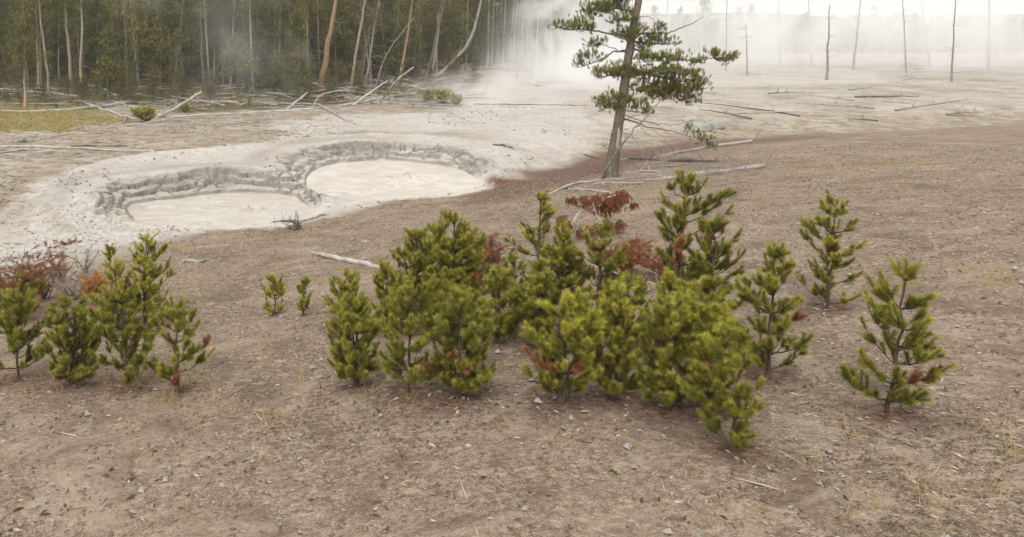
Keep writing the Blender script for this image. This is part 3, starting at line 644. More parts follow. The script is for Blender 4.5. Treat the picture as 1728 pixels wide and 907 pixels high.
lg([(1112,482,d0),(1109,470,d0),(1107,456,d0)], [2,2,1.5], 'short upright white twig before the tallest pine', mat='pale_wood', stubs=2, sl=.06)
d0 = D(800, 510) - .7
lg([(730,474,d0),(750,471,d0),(772,473,d0)], [1.5,1.5,1], 'thin white twig lying across the round-headed pine foot', mat='pale_wood', stubs=2, sl=.1)
lg([(794,478,d0),(791,465,d0),(796,452,d0)], [3,2,1.2], 'forked bare white twig right of the round-headed pine stem', mat='pale_wood', stubs=3, sl=.15)
d0 = D(690, 520) - 1
lg([(741,472,d0),(739,440,d0),(737,405,d0)], [1.2,1.4,.8], 'dry straw-coloured stalk standing before the bushy pine', mat='pale_wood', stubs=6, sl=.1)
d0 = D(130, 500)
lg([(122,500,d0),(126,470,d0),(124,458,d0),(130,455,d0),(140,460,d0)], [8,6,5,4,2.5], 'bleached white bent stick standing by the grey twigs', mat='pale_wood', stubs=2, sl=.15)
lg([(1070,505,d0-1),(1072,462,d0-1),(1073,432,d0-1)], [7,6,5], 'broken dark stump of a sapling between the upright pine and the tallest pine', mat='dark_wood', stubs=5, sl=.2)
lg([(700,455),(688,440),(660,432)], [1.5,1.5,1], 'thin curved twig on the bank above the foreground log', mat='grey_wood')
# dead fallen top with red needles
def dead_top():
    d0 = D(962, 402) - .3; b = G(962, 402); root = empty('dead_pine_top', b, 'arching bleached stem with drooping rust-red needle clusters', 'dead pine')
    L = lambda x, y, dy=0: A(x, y, d0 + dy) - b
    m = MB(); B, Ax = [], []
    main = [L(962,410),L(963,398),(L(967,380)),L(973,365),L(985,353),L(1000,345),L(1020,335),L(1045,328)]
    def sub(P, w0, w1):
        t = np.linspace(0, len(P) - 1, len(P) * 3); Q = np.stack([np.interp(t, range(len(P)), np.array(P)[:, j]) for j in range(3)], 1); s = d0 / F
        m.tube(Q, np.linspace(w0 * s * .5, w1 * s * .5, len(Q)), 8, .5); return Q
    sub(main, 9, 2.5)
    for P in ([L(985,353), L(975,340,-.2), L(968,330,-.3)], [L(1000,345), L(1030,347,.2), L(1055,347,.3), L(1072,350,.3)], [L(1000,345), L(1008,365,-.2), L(1022,385,-.3)], [L(966,385), L(950,375,.1), L(928,373,.2)], [L(985,353), L(1010,362,.3), L(1030,368,.4), L(1048,375,.4)], [L(1020,335), L(1010,350,-.2), L(1012,362,-.2)], [L(973,365), L(976,385), L(980,395)]): sub(P, 3, 1.2)
    for (x, y, rx, ry, n) in ((990,338,26,9,34),(1030,335,26,9,40),(1050,328,16,8,22),(1020,350,22,10,26),(1035,345,20,8,22),(1022,380,10,12,22),(1030,395,9,8,14),(1045,378,12,8,16),(948,370,10,9,18),(960,378,10,8,12),(980,390,8,8,10),(1068,345,6,5,6),(965,335,10,6,10),(1000,385,10,8,10)):
        c = L(x, y); n = int(n * 2.7); p = c + rdir(n) * RNG.uniform(0, 1.2, (n, 1)) ** .5 * np.array([rx, rx, ry]) * d0 / F
        B += list(p); Ax += list(rdir(n) * .5 + np.array([.1, 0, -.55]))
    m.build('stem', M['pale_wood'], root); f = MB(); shoots_mesh(f, B, Ax, .11, .065, .006, 50, np.clip(RNG.normal(.4, .2, len(B)), 0, 1), .5); f.build('dead_foliage', M['needle_red'], root, False)
dead_top()
lg([(926,392),(926,380,D(926,392)),(926,371,D(926,392))], [3,2.5,2], 'short dark upright stub left of the arching stem', mat='dark_wood')
# upright stump with root mass between the pools and the bank
def rootwad(loc, s, label, name='uprooted_stump', n=16, post=True):
    root = empty(name, loc, label, 'stump'); m = MB()
    if post: m.tube([(0, 0, -.1), (.02, 0, .25 * s), (.0, .02, .4 * s), (-.04, 0, .62 * s)], [.06 * s, .05 * s, .07 * s, .02 * s], 9, .5, rough=.1); m.build('post', M['pale_wood'], root)
    r = MB()
    for k in range(n):
        a = RNG.uniform(0, 2 * PI); l_ = RNG.uniform(.25, .6) * s; P = curve((0, 0, .05), (math.cos(a) * l_, math.sin(a) * l_ - .1, RNG.uniform(-.2, .35) * s), RNG.uniform(-.1, .15) * s, 6, .035 * s)
        r.tube(P, np.linspace(.035 * s, .008 * s, 6), 5, .5)
    r.build('roots', M['dark_wood'] if post else M['grey_wood'], root)
rootwad(G(501, 386), 1.0, 'upright broken stump with tangled dark roots in front of the pools', n=26)
rootwad(G(40, 240), 1.1, 'tangled grey root mass at the edge of the yellow grass', 'root_mass', 14, False)
rootwad(G(290, 178), 1.3, 'jagged bleached root behind the leaning thick log', 'root_mass', 12, False)

# ------------------------------------------------------------------ forest
def tufts(mb, P, n, size, tint):
    """loose sprays of flat needles around points P"""
    P = np.asarray(P, float); S = len(P); d = RNG.normal(size=(S, n, 3)); d[..., 2] += .35; d /= np.linalg.norm(d, axis=2)[..., None]
    b = P[:, None] + RNG.normal(0, size * .35, (S, n, 3)); tip = b + d * (size * RNG.uniform(.6, 1.3, (S, n, 1)))
    sd = np.cross(d, RNG.normal(size=(S, n, 3))); sd /= np.linalg.norm(sd, axis=2)[..., None]; w = size * .13
    v = np.stack([b, (b + tip) / 2 + sd * w, tip, (b + tip) / 2 - sd * w], 2).reshape(-1, 3)
    c = np.repeat(np.clip(np.asarray(tint)[:, None] + RNG.normal(0, .13, (S, n)), 0, 1).ravel(), 4)
    mb.add(v, np.arange(len(v)).reshape(-1, 4), c)
def crown_parts(h, h0, rad, nl, nt, size=.27, trunk=True, trunk_r=.11, dead=10, lean=0.0, top_r=.2):
    tr = MB(); cr = MB(); t = np.linspace(0, 1, 9)
    P = np.stack([lean * t + .05 * h * .06 * RNG.normal(size=9) * t, .05 * h * .06 * RNG.normal(size=9) * t, h * t - .15], 1)
    if trunk: tr.tube(P, trunk_r * (1 - .88 * t) + .01, 7, np.where(np.repeat(t, 7) < .12, .3, .3), rough=.03)
    pts, ti = [], []
    for k in range(nl):
        q = RNG.random() ** .9; z = h0 + (h * .99 - h0) * q; rr = rad * (1 - q) ** .7 * (.35 + .65 * min(1, q * 5 + .4)) * RNG.uniform(.55, 1.15) + top_r * .4
        a = RNG.uniform(0, 2 * PI); o = np.array([np.interp(z, P[:, 2], P[:, j]) for j in range(2)] + [z]); e = o + np.array([math.cos(a) * rr, math.sin(a) * rr, rr * RNG.uniform(-.25, .3)])
        tr.tube(curve(o, e, RNG.uniform(-.1, .1) * rr, 4), np.linspace(.022, .007, 4), 3, .3, cap=False)
        m = max(2, int(nt * rr / rad)); u = RNG.uniform(.3, 1.05, m)
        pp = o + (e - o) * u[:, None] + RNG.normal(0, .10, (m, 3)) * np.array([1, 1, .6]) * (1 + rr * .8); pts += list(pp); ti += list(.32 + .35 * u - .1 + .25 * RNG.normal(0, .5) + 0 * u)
    tufts(cr, pts, 6, size, np.clip(ti, 0, 1))
    for k in range(dead):
        z = RNG.uniform(.08, 1) * max(h0, .5); a = RNG.uniform(0, 2 * PI); l_ = RNG.uniform(.3, 1.0) * min(1.2, rad); o = np.array([np.interp(z, P[:, 2], P[:, 0]), np.interp(z, P[:, 2], P[:, 1]), z])
        tr.tube(curve(o, o + np.array([math.cos(a) * l_, math.sin(a) * l_, RNG.uniform(-.3, .3) * l_]), -.05, 4, .03), [.014, .011, .008, .004], 3, .3, cap=False)
    return tr, cr
KINDS = {
 'bushy':  dict(h=7.0, h0=.35, rad=1.6, nl=120, nt=11, trunk_r=.09, dead=0),
 'bushy2': dict(h=9.5, h0=.7, rad=1.9, nl=150, nt=11, trunk_r=.11, dead=4),
 'mid':    dict(h=13, h0=2.0, rad=1.9, nl=150, nt=12, trunk_r=.13, dead=12),
 'mid2':   dict(h=12, h0=1.2, rad=1.7, nl=160, nt=11, trunk_r=.12, dead=12),
 'tall':   dict(h=16, h0=4.0, rad=1.9, nl=130, nt=12, trunk_r=.15, dead=26),
 'pole': dict(h=12, h0=5.5, rad=1.0, nl=40, nt=8, trunk_r=.085, dead=26),
 'pole2': dict(h=10, h0=3.5, rad=.9, nl=40, nt=8, trunk_r=.065, dead=22),
 'sapling': dict(h=3.2, h0=.2, rad=.85, nl=70, nt=8, trunk_r=.04, dead=0, size=.13),
 'sapling2': dict(h=1.9, h0=.1, rad=.75, nl=50, nt=8, trunk_r=.03, dead=0, size=.12)}
FLAB = {'pole': 'thin pale pole-like pine with bare lower trunk in the front rows of the wood', 'pole2': 'very thin short pole-like pine with bare twigs in the front rows of the wood', 'bushy': 'bushy young forest pine with needles down to the ground, among others of its kind', 'bushy2': 'dense dark green forest pine with low branches, standing in the thick wood',
 'mid': 'mid-height forest pine with a thin grey trunk, deep in the thick wood', 'mid2': 'slender forest pine with shaggy low needles, deep in the thick wood', 'tall': 'tall bare-stemmed forest pine standing in the thick wood',
 'sapling': 'waist-high to head-high pine sapling at the foot of the forest', 'sapling2': 'knee-high pine sapling near the fallen logs'}
PROTO = {}
def forest_tree(kind, x, y, s=1.0, label=None, group=None):
    if kind in PROTO:
        o = copy_tree(PROTO[kind]); 
    else:
        o = empty('forest_pine' if 'sapling' not in kind else 'pine_sapling', (0, 0, 0), '', 'pine tree' if 'sapling' not in kind else 'sapling')
        tr, cr = crown_parts(**KINDS[kind]); tr.build('trunk', M['bark'] if kind not in ('tall', 'pole', 'pole2') else M['pale_bark'], o); cr.build('crown', M['needle_far'], o, False)
        PROTO[kind] = o
    tl = .09 if 'pole' in kind else .025
    o.location = (x, y, zat(x, y) - .03); o.rotation_euler = (RNG.normal(0, tl), RNG.normal(0, tl), RNG.uniform(0, 6.28)); o.scale = (s, s, s * RNG.uniform(.9, 1.1))
    o['label'] = label or FLAB[kind]
    o['group'] = group or ('pines of the thick wood' if 'sapling' not in kind else 'saplings along the forest edge')
    return o
# traced trunks of the front rows: base px, point at the top of the picture, width px, kind, label
def trunk_tree(bx, by, tx, ty, w, label, mat='pale_bark', h=None, crown=None, dead=14, bend=0.0, orange=0.0, top=None, group='trunks at the forest edge', Y=None, sub=14, dl=.8, name='forest_pine', cat='pine tree'):
    b = G(bx, by); s = b[1] / F
    T = A(tx, ty, b[1]) - b; hh = T[2]; H_ = h or max(hh, 12.)
    k = H_ / hh; t = np.linspace(0, 1, sub); P = np.stack([T[0] * k * t + bend * np.sin(t * PI) , np.zeros(sub), H_ * t], 1); P[1:, :2] += RNG.normal(0, .03, (sub - 1, 2)); P[0, 2] = -.15
    root = empty(name, b, label, cat, group)
    tr = MB(); R = w * s * .5 * (1 - .72 * t) * np.where(t < .04, 1.3, 1); ti = np.where(t * H_ < orange, .85, .3); tr.tube(P, R, 9, np.repeat(ti, 9), rough=.05)
    tr.build('trunk', M[mat], root)
    dm = MB()
    for q in range(dead):
        u = RNG.uniform(.1, .85 if crown else .97); o = np.array([np.interp(u, t, P[:, j]) for j in range(3)]); a = RNG.uniform(0, 2 * PI); l_ = dl * RNG.uniform(.3, 1.2)
        dm.tube(curve(o, o + np.array([math.cos(a) * l_, math.sin(a) * l_, RNG.uniform(-.35, .4) * l_]), RNG.uniform(-.15, .1) * l_, 5, .04), [.018, .014, .011, .008, .004], 4, .3, cap=False)
    if dead: dm.build('dead_branches', M['grey_wood'], root)
    if crown:
        h0, rad, nl = crown; _, cr = crown_parts(H_, h0, rad, nl, 12, trunk=False, dead=0, lean=T[0] * k); cr.build('crown', M['needle_far'], root, False)
    return root
TR = trunk_tree
TR(42,183,41,72,5, 'short pine with orange base nearest the camera at far left', orange=1.3, h=6.5, crown=(3.0,1.7,70), dead=14)
TR(66,150,61,0,5, 'reddish trunk with orange base left of a leaning pale trunk', mat='snag', orange=.1, crown=(5,1.5,60))
TR(71,147,68,0,6, 'dark trunk touching the reddish trunk at far left', mat='bark', crown=(6,1.8,70))
TR(84,162,66,0,4.5, 'thin pale trunk leaning left with a charred foot', crown=(7,1.5,50))
TR(104,125,104,0,6, 'thick trunk with an orange scar behind the paired front trunks', orange=2.2, crown=(6.5,1.8,70))
TR(122,157,109,0,6.5, 'stout pale trunk leaning left, left one of the front pair', crown=(7,1.8,70))
TR(136,166,138,0,5.5, 'straight pale trunk with bright orange foot, right one of the front pair', orange=2.0, crown=(7,1.8,70))
TR(148,133,148,0,3, 'thin straight pole just right of the front pair', crown=(6,1.3,40), mat='bark')
TR(160,128,158,50,2.5, 'thin grey pole second right of the front pair', h=8, mat='grey_wood')
TR(172,120,140,10,2.5, 'thin dead pole leaning strongly left behind the front pair', h=7.5, mat='grey_wood')
TR(182,173,181,90,3, 'thin pole left of the shaggy pine trunk', h=5.5, dead=18, crown=(1.2,1.3,50))
TR(216,171,210,30,6, 'shaggy pine with brown trunk and yellowish hanging boughs', crown=(2.2,2.3,120), mat='bark', h=15)
TR(343,153,338,0,5.5, 'dead-branched trunk behind the bleached leaning log', mat='bark', crown=(6.5,1.8,60), dead=24, dl=1.6)
TR(351,150,351,60,3, 'thin trunk hugging the dead-branched trunk', h=8, mat='bark', crown=(3.5,1.3,50))
TR(362,152,361,80,3.2, 'slim reddish trunk right of the dead-branched trunk', h=8, crown=(3.2,1.4,60), mat='snag')
TR(376,150,375,90,3, 'slim pale trunk second right of the dead-branched trunk', h=8, crown=(2.6,1.4,60))
TR(402,166,400,118,4, 'small pine with rounded crown half veiled in steam', h=5.0, crown=(1.7,1.8,90), mat='bark')
TR(432,140,458,0,5.5, 'bare trunk leaning right above the middle of the wood', mat='bark', h=13, crown=(8,1.6,50))
TR(503,165,503,40,4, 'narrow spire-shaped pine left of the orange snag', h=6.9, crown=(.8,1.35,150), mat='bark')
TR(464,160,463,110,3, 'small bright green sapling under the wood left of the spire pine', h=3.0, crown=(.5,1.2,70), mat='bark')
TR(539,161,566,5,11, 'thick orange-brown barkless snag leaning right with bare white limbs', mat='snag', h=11, dead=30, dl=1.5, name='dead_snag', cat='dead tree')
TR(590,160,615,5,5.5, 'leaning pale trunk first right of the orange snag', h=13, crown=(8,1.5,40), dead=18)
TR(607,152,628,30,5, 'leaning trunk behind the bleached leaning logs, second right of the snag', h=11, dead=12, mat='bark', crown=(6,1.2,30))
TR(616,153,636,20,4.5, 'leaning grey dead trunk with long sideways bare limbs', h=9, dead=34, dl=2.4, mat='grey_wood', name='dead_snag', cat='dead tree')
TR(633,158,683,62,2.8, 'thin bowed dead pole bending right above the pile', h=6.3, dead=8, bend=-.7, mat='grey_wood', name='dead_snag', cat='dead tree')
TR(672,156,690,40,5.5, 'leaning reddish trunk with orange foot behind the pile', h=13, orange=2.2, crown=(7,1.5,50), mat='snag')
TR(715,150,744,30,6, 'stout dark leaning trunk at the right of the pile', h=13, mat='bark', crown=(6.5,1.7,60))
TR(729,133,744,20,5, 'paler leaning trunk just right of the stout dark leaning one', h=13, crown=(6.5,1.5,60))
TR(736,130,738,30,3.5, 'straight slim trunk behind the leaning pair', h=13, crown=(7,1.4,50))
d0 = D(735, 135)
lg([(733,136),(760,108,d0),(787,80,d0),(800,52,d0),(812,0,d0),(818,-40,d0)], [6,5,5,4.5,4,3], 'long dead trunk arching up to the right over the pale flat', name='dead_snag', cat='dead tree', mat='grey_wood', stubs=10, sl=.9, sub=24)
TR(763,96,768,0,4, 'pale trunk rising behind the arching dead trunk', crown=(8,1.5,50))
TR(771,125,775,30,3, 'slim trunk near the orange stump', crown=(7,1.2,40))
TR(778,124,780,40,3, 'slim grey trunk leaning over the orange stump', mat='grey_wood', h=9)
TR(780,132,781,110,6, 'short orange broken stump at the right end of the wood', mat='snag', h=1.35, dead=0, name='tree_stump', cat='stump')
TR(786,118,790,0,3.2, 'tall pale trunk right behind the orange stump', crown=(8,1.4,40))
TR(808,112,808,60,3, 'dark trunk at the corner of the wood', mat='bark', h=10, crown=(2,1.8,110))
TR(822,113,826,0,4, 'tallest straight pale trunk at the corner of the wood', h=15, crown=(10,1.2,30))
TR(829,112,833,30,3, 'straight pale trunk right of the tallest corner trunk', h=11, mat='grey_wood')
mist_px = [(843,108,838,30),(848,118,852,20),(852,105,860,10),(858,122,868,10),(866,112,872,25),(872,130,881,20),(880,118,880,15),(888,112,893,30),(897,126,905,40),(905,112,908,20),(914,117,926,30),(922,120,935,40),(930,112,931,30),(940,116,950,35),(952,112,958,30),(962,114,972,35),(975,112,977,30),(990,112,998,25),(846,100,846,10),(835,106,845,10),(862,104,858,5),(876,106,884,8),(893,106,898,12),(1005,110,1012,20),(870,102,866,12)]
for k, (a, b_, c, d) in enumerate(mist_px):
    TR(a, b_, c, d, RNG.uniform(2.5, 4.2), 'thin bare pale trunk standing in the steam', mat='grey_wood', h=RNG.uniform(8, 13), dead=12, dl=1.3, group='bare trunks in the steam', sub=8, name='dead_snag', cat='dead tree')

for k, (a, b_) in enumerate([(1262,128),(1318,112),(1395,135),(1440,118),(1530,124),(1606,138),(1668,116),(1225,120),(1370,108),(1570,112)]):
    TR(a, b_, a + RNG.uniform(-16, 22), 10, RNG.uniform(2.5, 4.5), 'bare dead trunk standing far out on the steaming flat at the right', mat='grey_wood', h=RNG.uniform(5, 12), dead=16, dl=1.2, group='bare trunks far right', sub=8, name='dead_snag', cat='dead tree')
# the wood behind: rows of copies
FP = FOREST
def scatter(n, kinds, xr, yr, ok, smin=.85, smax=1.15, mind=1.5, used=[], **kw):
    c = 0; tries = 0
    while c < n and tries < n * 60:
        tries += 1; y = RNG.uniform(*yr); x = RNG.uniform(xr[0], xr[1]) * y
        if not ok(x, y): continue
        if any((x - a) ** 2 + (y - b) ** 2 < mind ** 2 for a, b in used): continue
        used.append((x, y)); forest_tree(kinds[int(RNG.integers(len(kinds)))], x, y, RNG.uniform(smin, smax), **kw); c += 1
inF = lambda x, y: sdist(FP, np.array([x]), np.array([y]))[0] < -1.5
def edge(px): return np.interp(px, [-100, 60, 200, 330, 460, 560, 680, 790, 830], [140, 140, 146, 150, 150, 148, 138, 122, 100])
def behind(m):     # deeper than the visible edge of the trees
    def f(x, y):
        if not inF(x, y): return False
        px = CX + x / y * F * cp; py = HZ + F * 6.5 / y
        if 712 < px < 830 and y < 84: return False
        return py < edge(px) - m
    return f
scatter(46, ['bushy', 'bushy2', 'mid2'], (-.50, .19), (62, 82), behind(0), .8, 1.2, 1.9)
scatter(60, ['bushy2', 'mid', 'mid2', 'tall'], (-.52, .19), (78, 100), behind(0), .9, 1.25, 2.0)
scatter(70, ['bushy2', 'mid', 'mid2'], (-.55, .20), (96, 128), behind(0), 1.0, 1.4, 2.2)
rightwood = lambda x, y: 770 < x / y * F * cp + CX < 1010
scatter(34, ['bushy2', 'mid', 'mid2', 'tall'], (.10, .33), (100, 128), rightwood, .9, 1.2, 2.0, label='pale shape of a pine standing behind the rising steam', group='pines behind the steam')
scatter(70, ['pole', 'pole2'], (-.50, .20), (58, 84), behind(-3), .85, 1.2, 1.6)
scatter(55, ['sapling', 'sapling2'], (-.48, .15), (55, 80), inF, .7, 1.2, 1.4)
for (px, py, s) in ((500,172,.8),(520,176,.6),(555,172,.8),(225,176,.9),(260,172,1.1),(300,166,1.2),(800,140,.9),(770,142,.9),(760,146,.8),(640,158,.6),(12,178,.6),(35,178,.5),(420,184,.35),(95,186,.3)):
    p = G(px, py); forest_tree('sapling' if s > .7 else 'sapling2', p[0], p[1], s)
# low bushes
for (px, py, w, lab) in ((248,206,1.0,'low round green pine bush among the pale logs at left'),(722,172,.9,'low green bush on the left of the central pile row'),(745,176,1.1,'spreading low green bush behind the spiky grey logs'),(770,178,.7,'small low green bush at the right tip of the log pile'),(312,190,.5,'small green tuft under the leaning bleached log')):
    p = G(px, py); young_pine(p, .55 * w + .3, 1.7 * w, lab, dens=1.3, mat='needle_near', needle=.10, name='low_bush', nn=26, group=None, heads=3, tint=.75, cat='bush', wn=.018)
# heaps of grey deadfall at the back of the pile and in the wood
def deadfall(n, xr, yr, L_, label, group, mat=('grey_wood', 'pale_wood', 'grey_wood'), r=(.03, .085), lean=.12):
    for k in range(n):
        a = G(RNG.uniform(*xr), RNG.uniform(*yr)); th = RNG.normal(0, .35) + (PI if RNG.random() < .5 else 0); l_ = RNG.uniform(*L_); e = a + np.array([math.cos(th) * l_, math.sin(th) * l_, 0]); e[2] = zat(e[0], e[1]) + abs(RNG.normal(0, lean)) * l_
        rr = RNG.uniform(*r); a[2] += rr; e[2] += rr * .6
        log([a, (a + e) / 2 + np.array([0, 0, .05]), e], [rr * 2, rr * 1.7, rr * .8], label, mat=mat[int(RNG.integers(len(mat)))], stubs=int(RNG.integers(4, 14)), sl=.7, sides=5, sub=5, group=group)
deadfall(64, (590, 750), (134, 170), (1.5, 5), 'bleached dead branch in the tangled central deadfall pile', 'branches of the central deadfall pile', lean=.16)
deadfall(40, (285, 430), (122, 152), (2, 6), 'grey dead log in the jumble under the trees left of centre', 'deadfall under the trees left of centre')
deadfall(26, (-20, 230), (125, 180), (2, 7), 'dull grey log lying under the trees at left', 'deadfall under the left trees', ('grey_wood', 'dark_wood', 'grey_wood'), lean=.04)
deadfall(26, (430, 600), (128, 170), (2, 5), 'grey branch lying under the trees near the orange snag', 'deadfall near the orange snag', lean=.08)
deadfall(24, (330, 600), (163, 188), (1, 3.5), 'short pale dead branch along the forest edge left of the orange snag', 'branches along the forest edge', ('pale_wood', 'grey_wood'), r=(.025, .06), lean=.15)
deadfall(16, (0, 230), (150, 186), (1.5, 5), 'thin pale branch on the brown ground behind the yellow grass', 'branches behind the yellow grass', ('pale_wood', 'grey_wood'), r=(.03, .06), lean=.05)
deadfall(12, (230, 335), (165, 195), (1.5, 4), 'thin bleached branch in the tangle around the low green bush', 'branches around the low green bush', ('pale_wood', 'grey_wood'), r=(.03, .06), lean=.15)
deadfall(14, (640, 770), (166, 182), (1.5, 4), 'thin bleached spiky branch along the front of the central pile', 'front branches of the central pile', ('pale_wood', 'grey_wood'), r=(.03, .06), lean=.12)
deadfall(22, (1220, 1700), (105, 205), (2, 7), 'grey log lying out on the steaming flat at the right', 'logs on the right flat', ('grey_wood', 'dark_wood', 'pale_wood'), lean=.06)
deadfall(14, (1040, 1200), (262, 312), (.6, 2.0), 'thin dead branch on the reddish ground right of the big pine', 'branches right of the big pine', ('grey_wood', 'pale_wood'), r=(.012, .03), lean=.15)
deadfall(16, (850, 1010), (112, 148), (2, 6), 'pale fallen trunk lying in the steam', 'fallen trunks in the steam', ('grey_wood',), lean=.05)

# far wood: one mass of low trees that fades into the steam
def far_wood():
    m = MB(); t = MB()
    def one(x, y, h):
        z0 = zat(x, y); n = 48; q = RNG.random(n) ** .8; z = z0 + h * (.12 + .88 * q); r = (1 - q) * h * .17 + .15; a = RNG.uniform(0, 6.28, n)
        P = np.stack([x + np.cos(a) * r * RNG.uniform(.2, 1, n), y + np.sin(a) * r * RNG.uniform(.2, 1, n), z], 1)
        tufts(m, P, 6, .55, np.clip(.35 + RNG.normal(0, .2, n), 0, 1)); t.tube([(x, y, z0 - .2), (x, y, z0 + h)], [.13, .03], 4, .3, cap=False)
    c = 0
    while c < 1500:
        y = RNG.uniform(118, 300) if c < 1200 else RNG.uniform(100, 135); x = RNG.uniform(-.6, 1.0) * y
        if c >= 1200 and (x > .17 * y): continue
        px = x / y * F * cp + CX
        if px > 850 and y < 128 : continue
        one(x, y, RNG.uniform(5, 12) * (1.25 if px < 1040 else .72)); c += 1
    o = m.build('distant_wood', M['needle_far'], None, False); tag(o, 'distant pine wood fading into steam behind the pale flat', 'wood', kind='stuff')
    t.build('distant_trunks', M['bark'], o)
far_wood()
for (px, ptop, Y, w, lab) in ((1171,-8,105,4,'lone tall misty pine with layered crown behind the big pine'),(1111,-60,110,1.6,'very thin bare misty trunk behind the big pine'),(1045,-10,108,3,'misty pine half hidden by the big pine')):
    x = (px - CX) / F * Y / cp; z0 = zat(x, Y); T = A(px, ptop, Y); H_ = T[2] - z0; root = empty('misty_pine', (x, Y, z0), lab, 'pine tree', 'misty pines beyond the steam'); tr, cr = crown_parts(H_, H_ * (.45 if w > 2 else .9), 2.4 if w > 2 else .3, 60 if w > 2 else 4, 9, size=.3, trunk_r=.06 * w, dead=10); tr.build('trunk', M['grey_wood'], root)
    if w > 2: cr.build('crown', M['needle_far'], root, False)

# ------------------------------------------------------------------ rocks
def rock(loc, s, label, group='pale boulders'):
    import bmesh
    bm = bmesh.new(); bmesh.ops.create_icosphere(bm, subdivisions=4, radius=1); sd = RNG.uniform(0, 50)
    V = np.array([v.co[:] for v in bm.verts]); k = 1 + .45 * fbm(V[:, 0] * 1.3 + sd, V[:, 1] * 1.3 + V[:, 2] * 1.7, 4, sd)
    for v, q, kk in zip(bm.verts, V, k): v.co = (q[0] * s[0] * kk, q[1] * s[1] * kk, q[2] * s[2] * kk)
    me = bpy.data.meshes.new('boulder'); bm.to_mesh(me); bm.free(); me.materials.append(M['rock']); me.polygons.foreach_set('use_smooth', [True] * len(me.polygons))
    o = bpy.data.objects.new('boulder', me); COL.objects.link(o); o.location = loc; return tag(o, label, 'rock', group)
rock(G(1178, 218), (.85, .6, .42), 'pale rounded boulder at the right edge behind the big pine, nearer of the two')
rock(G(1170, 206), (.7, .5, .35), 'smaller pale boulder just behind the rounded boulder, left of the grass')
rock(G(1205, 214), (.6, .6, .4), 'pale boulder cut by the right edge of the view', None)
rock(G(617, 409), (.13, .09, .06), 'small white stone alone on the brown bank', None)

# ------------------------------------------------------------------ scattered small stuff (nobody could count it)
def chips(name, label, mat, n, area, size, dens=None, cat='litter', tint=(.5, .3), aspect=.25, lift=.2):
    x = RNG.uniform(area[0], area[1], n * 3); y = np.sqrt(RNG.uniform(area[2] ** 2, area[3] ** 2, n * 3)) if area[2] < 15 else RNG.uniform(area[2], area[3], n * 3)
    if area[2] < 15: y = area[2] + (area[3] - area[2]) * RNG.random(n * 3) ** 1.25
    keep = dens(x, y) > RNG.random(len(x)); x, y = x[keep][:n], y[keep][:n]; n = len(x); z = terrain(x, y)
    L_ = size[0] + (size[1] - size[0]) * RNG.random(n) ** 2.5; a = RNG.uniform(0, 2 * PI, n); el = RNG.normal(0, lift, n)
    d = np.stack([np.cos(a) * np.cos(el), np.sin(a) * np.cos(el), np.sin(el)], 1) * L_[:, None] * .5; s_ = np.stack([-np.sin(a), np.cos(a), RNG.normal(0, .3, n)], 1) * (L_ * aspect * RNG.uniform(.4, 1.2, n) * .5)[:, None]
    c = np.stack([x, y, z + L_ * aspect * .25 + .004], 1); up = np.stack([np.zeros(n), np.zeros(n), L_ * aspect * .5], 1)
    v = np.stack([c - d - s_ * .5, c + s_, c + d, c - s_, c + up + d * .1], 1).reshape(-1, 3); b = np.arange(n)[:, None] * 5
    f = np.concatenate([b + np.array([[0, 1, 4]]), b + np.array([[1, 2, 4]]), b + np.array([[2, 3, 4]]), b + np.array([[3, 0, 4]])])
    m = MB(); m.add(v, f, np.repeat(np.clip(RNG.normal(tint[0], tint[1], n), 0, 1), 5)); o = m.build(name, M[mat], None, False); return tag(o, label, cat, kind='stuff')
onbank = lambda x, y: ss(-.3, 1.5, bankline(x) - y + 1.2 * fbm(x * .5, y * .5, 3, 50)) * (.45 + .9 * vnoise(x * .7, y * .7, 60)) * (1 - .5 * ss(-3, -8, x))
chips('needle_litter', 'brown and pale bark chips and needles covering the bank', 'litter', 120000, (-14, 22, 3.5, 32), (.015, .085), onbank, tint=(.5, .33), aspect=.32)
chips('fallen_twigs', 'thin broken twigs strewn over the bank', 'litter', 2600, (-14, 22, 3.5, 32), (.10, .5), onbank, tint=(.65, .3), aspect=.045, lift=.08)
leftlit = lambda x, y: ss(2.5, -1, x) * ss(4.5, 0, np.abs(y - bankline(x) - .5)) * ss(.3, .7, vnoise(x * 1.2, y * 1.2, 66))
chips('mud_crumbs', 'dark crumbs and bark bits on the pale mud left of the pools', 'litter', 5000, (-14, 3, 15, 28), (.02, .12), leftlit, tint=(.30, .2), aspect=.4)
rimd = lambda x, y: np.exp(-((np.minimum(sdist(POOL1, x, y), sdist(POOL2, x, y)) - .7) / .9) ** 2) * ss(.45, .75, vnoise(x * .9, y * .9, 71)) * ss(-.5, .5, y - bankline(x))
chips('mud_clods', 'grey lumps of dried mud around the rims of the pools', 'clod', 1500, (-11, 8, 22, 40), (.04, .16), rimd, tint=(.4, .3), aspect=.8)
specks = lambda x, y: ss(.5, .8, vnoise(x * .35, y * .35, 75)) * ss(.5, 2, y - bankline(x)) * ss(.8, 1.6, np.minimum(sdist(POOL1, x, y), sdist(POOL2, x, y)))
chips('scattered_debris', 'dark bits of bark and stone dotted over the bare flat', 'litter', 3200, (-24, 16, 25, 60), (.04, .26), specks, tint=(.28, .16), aspect=.35)

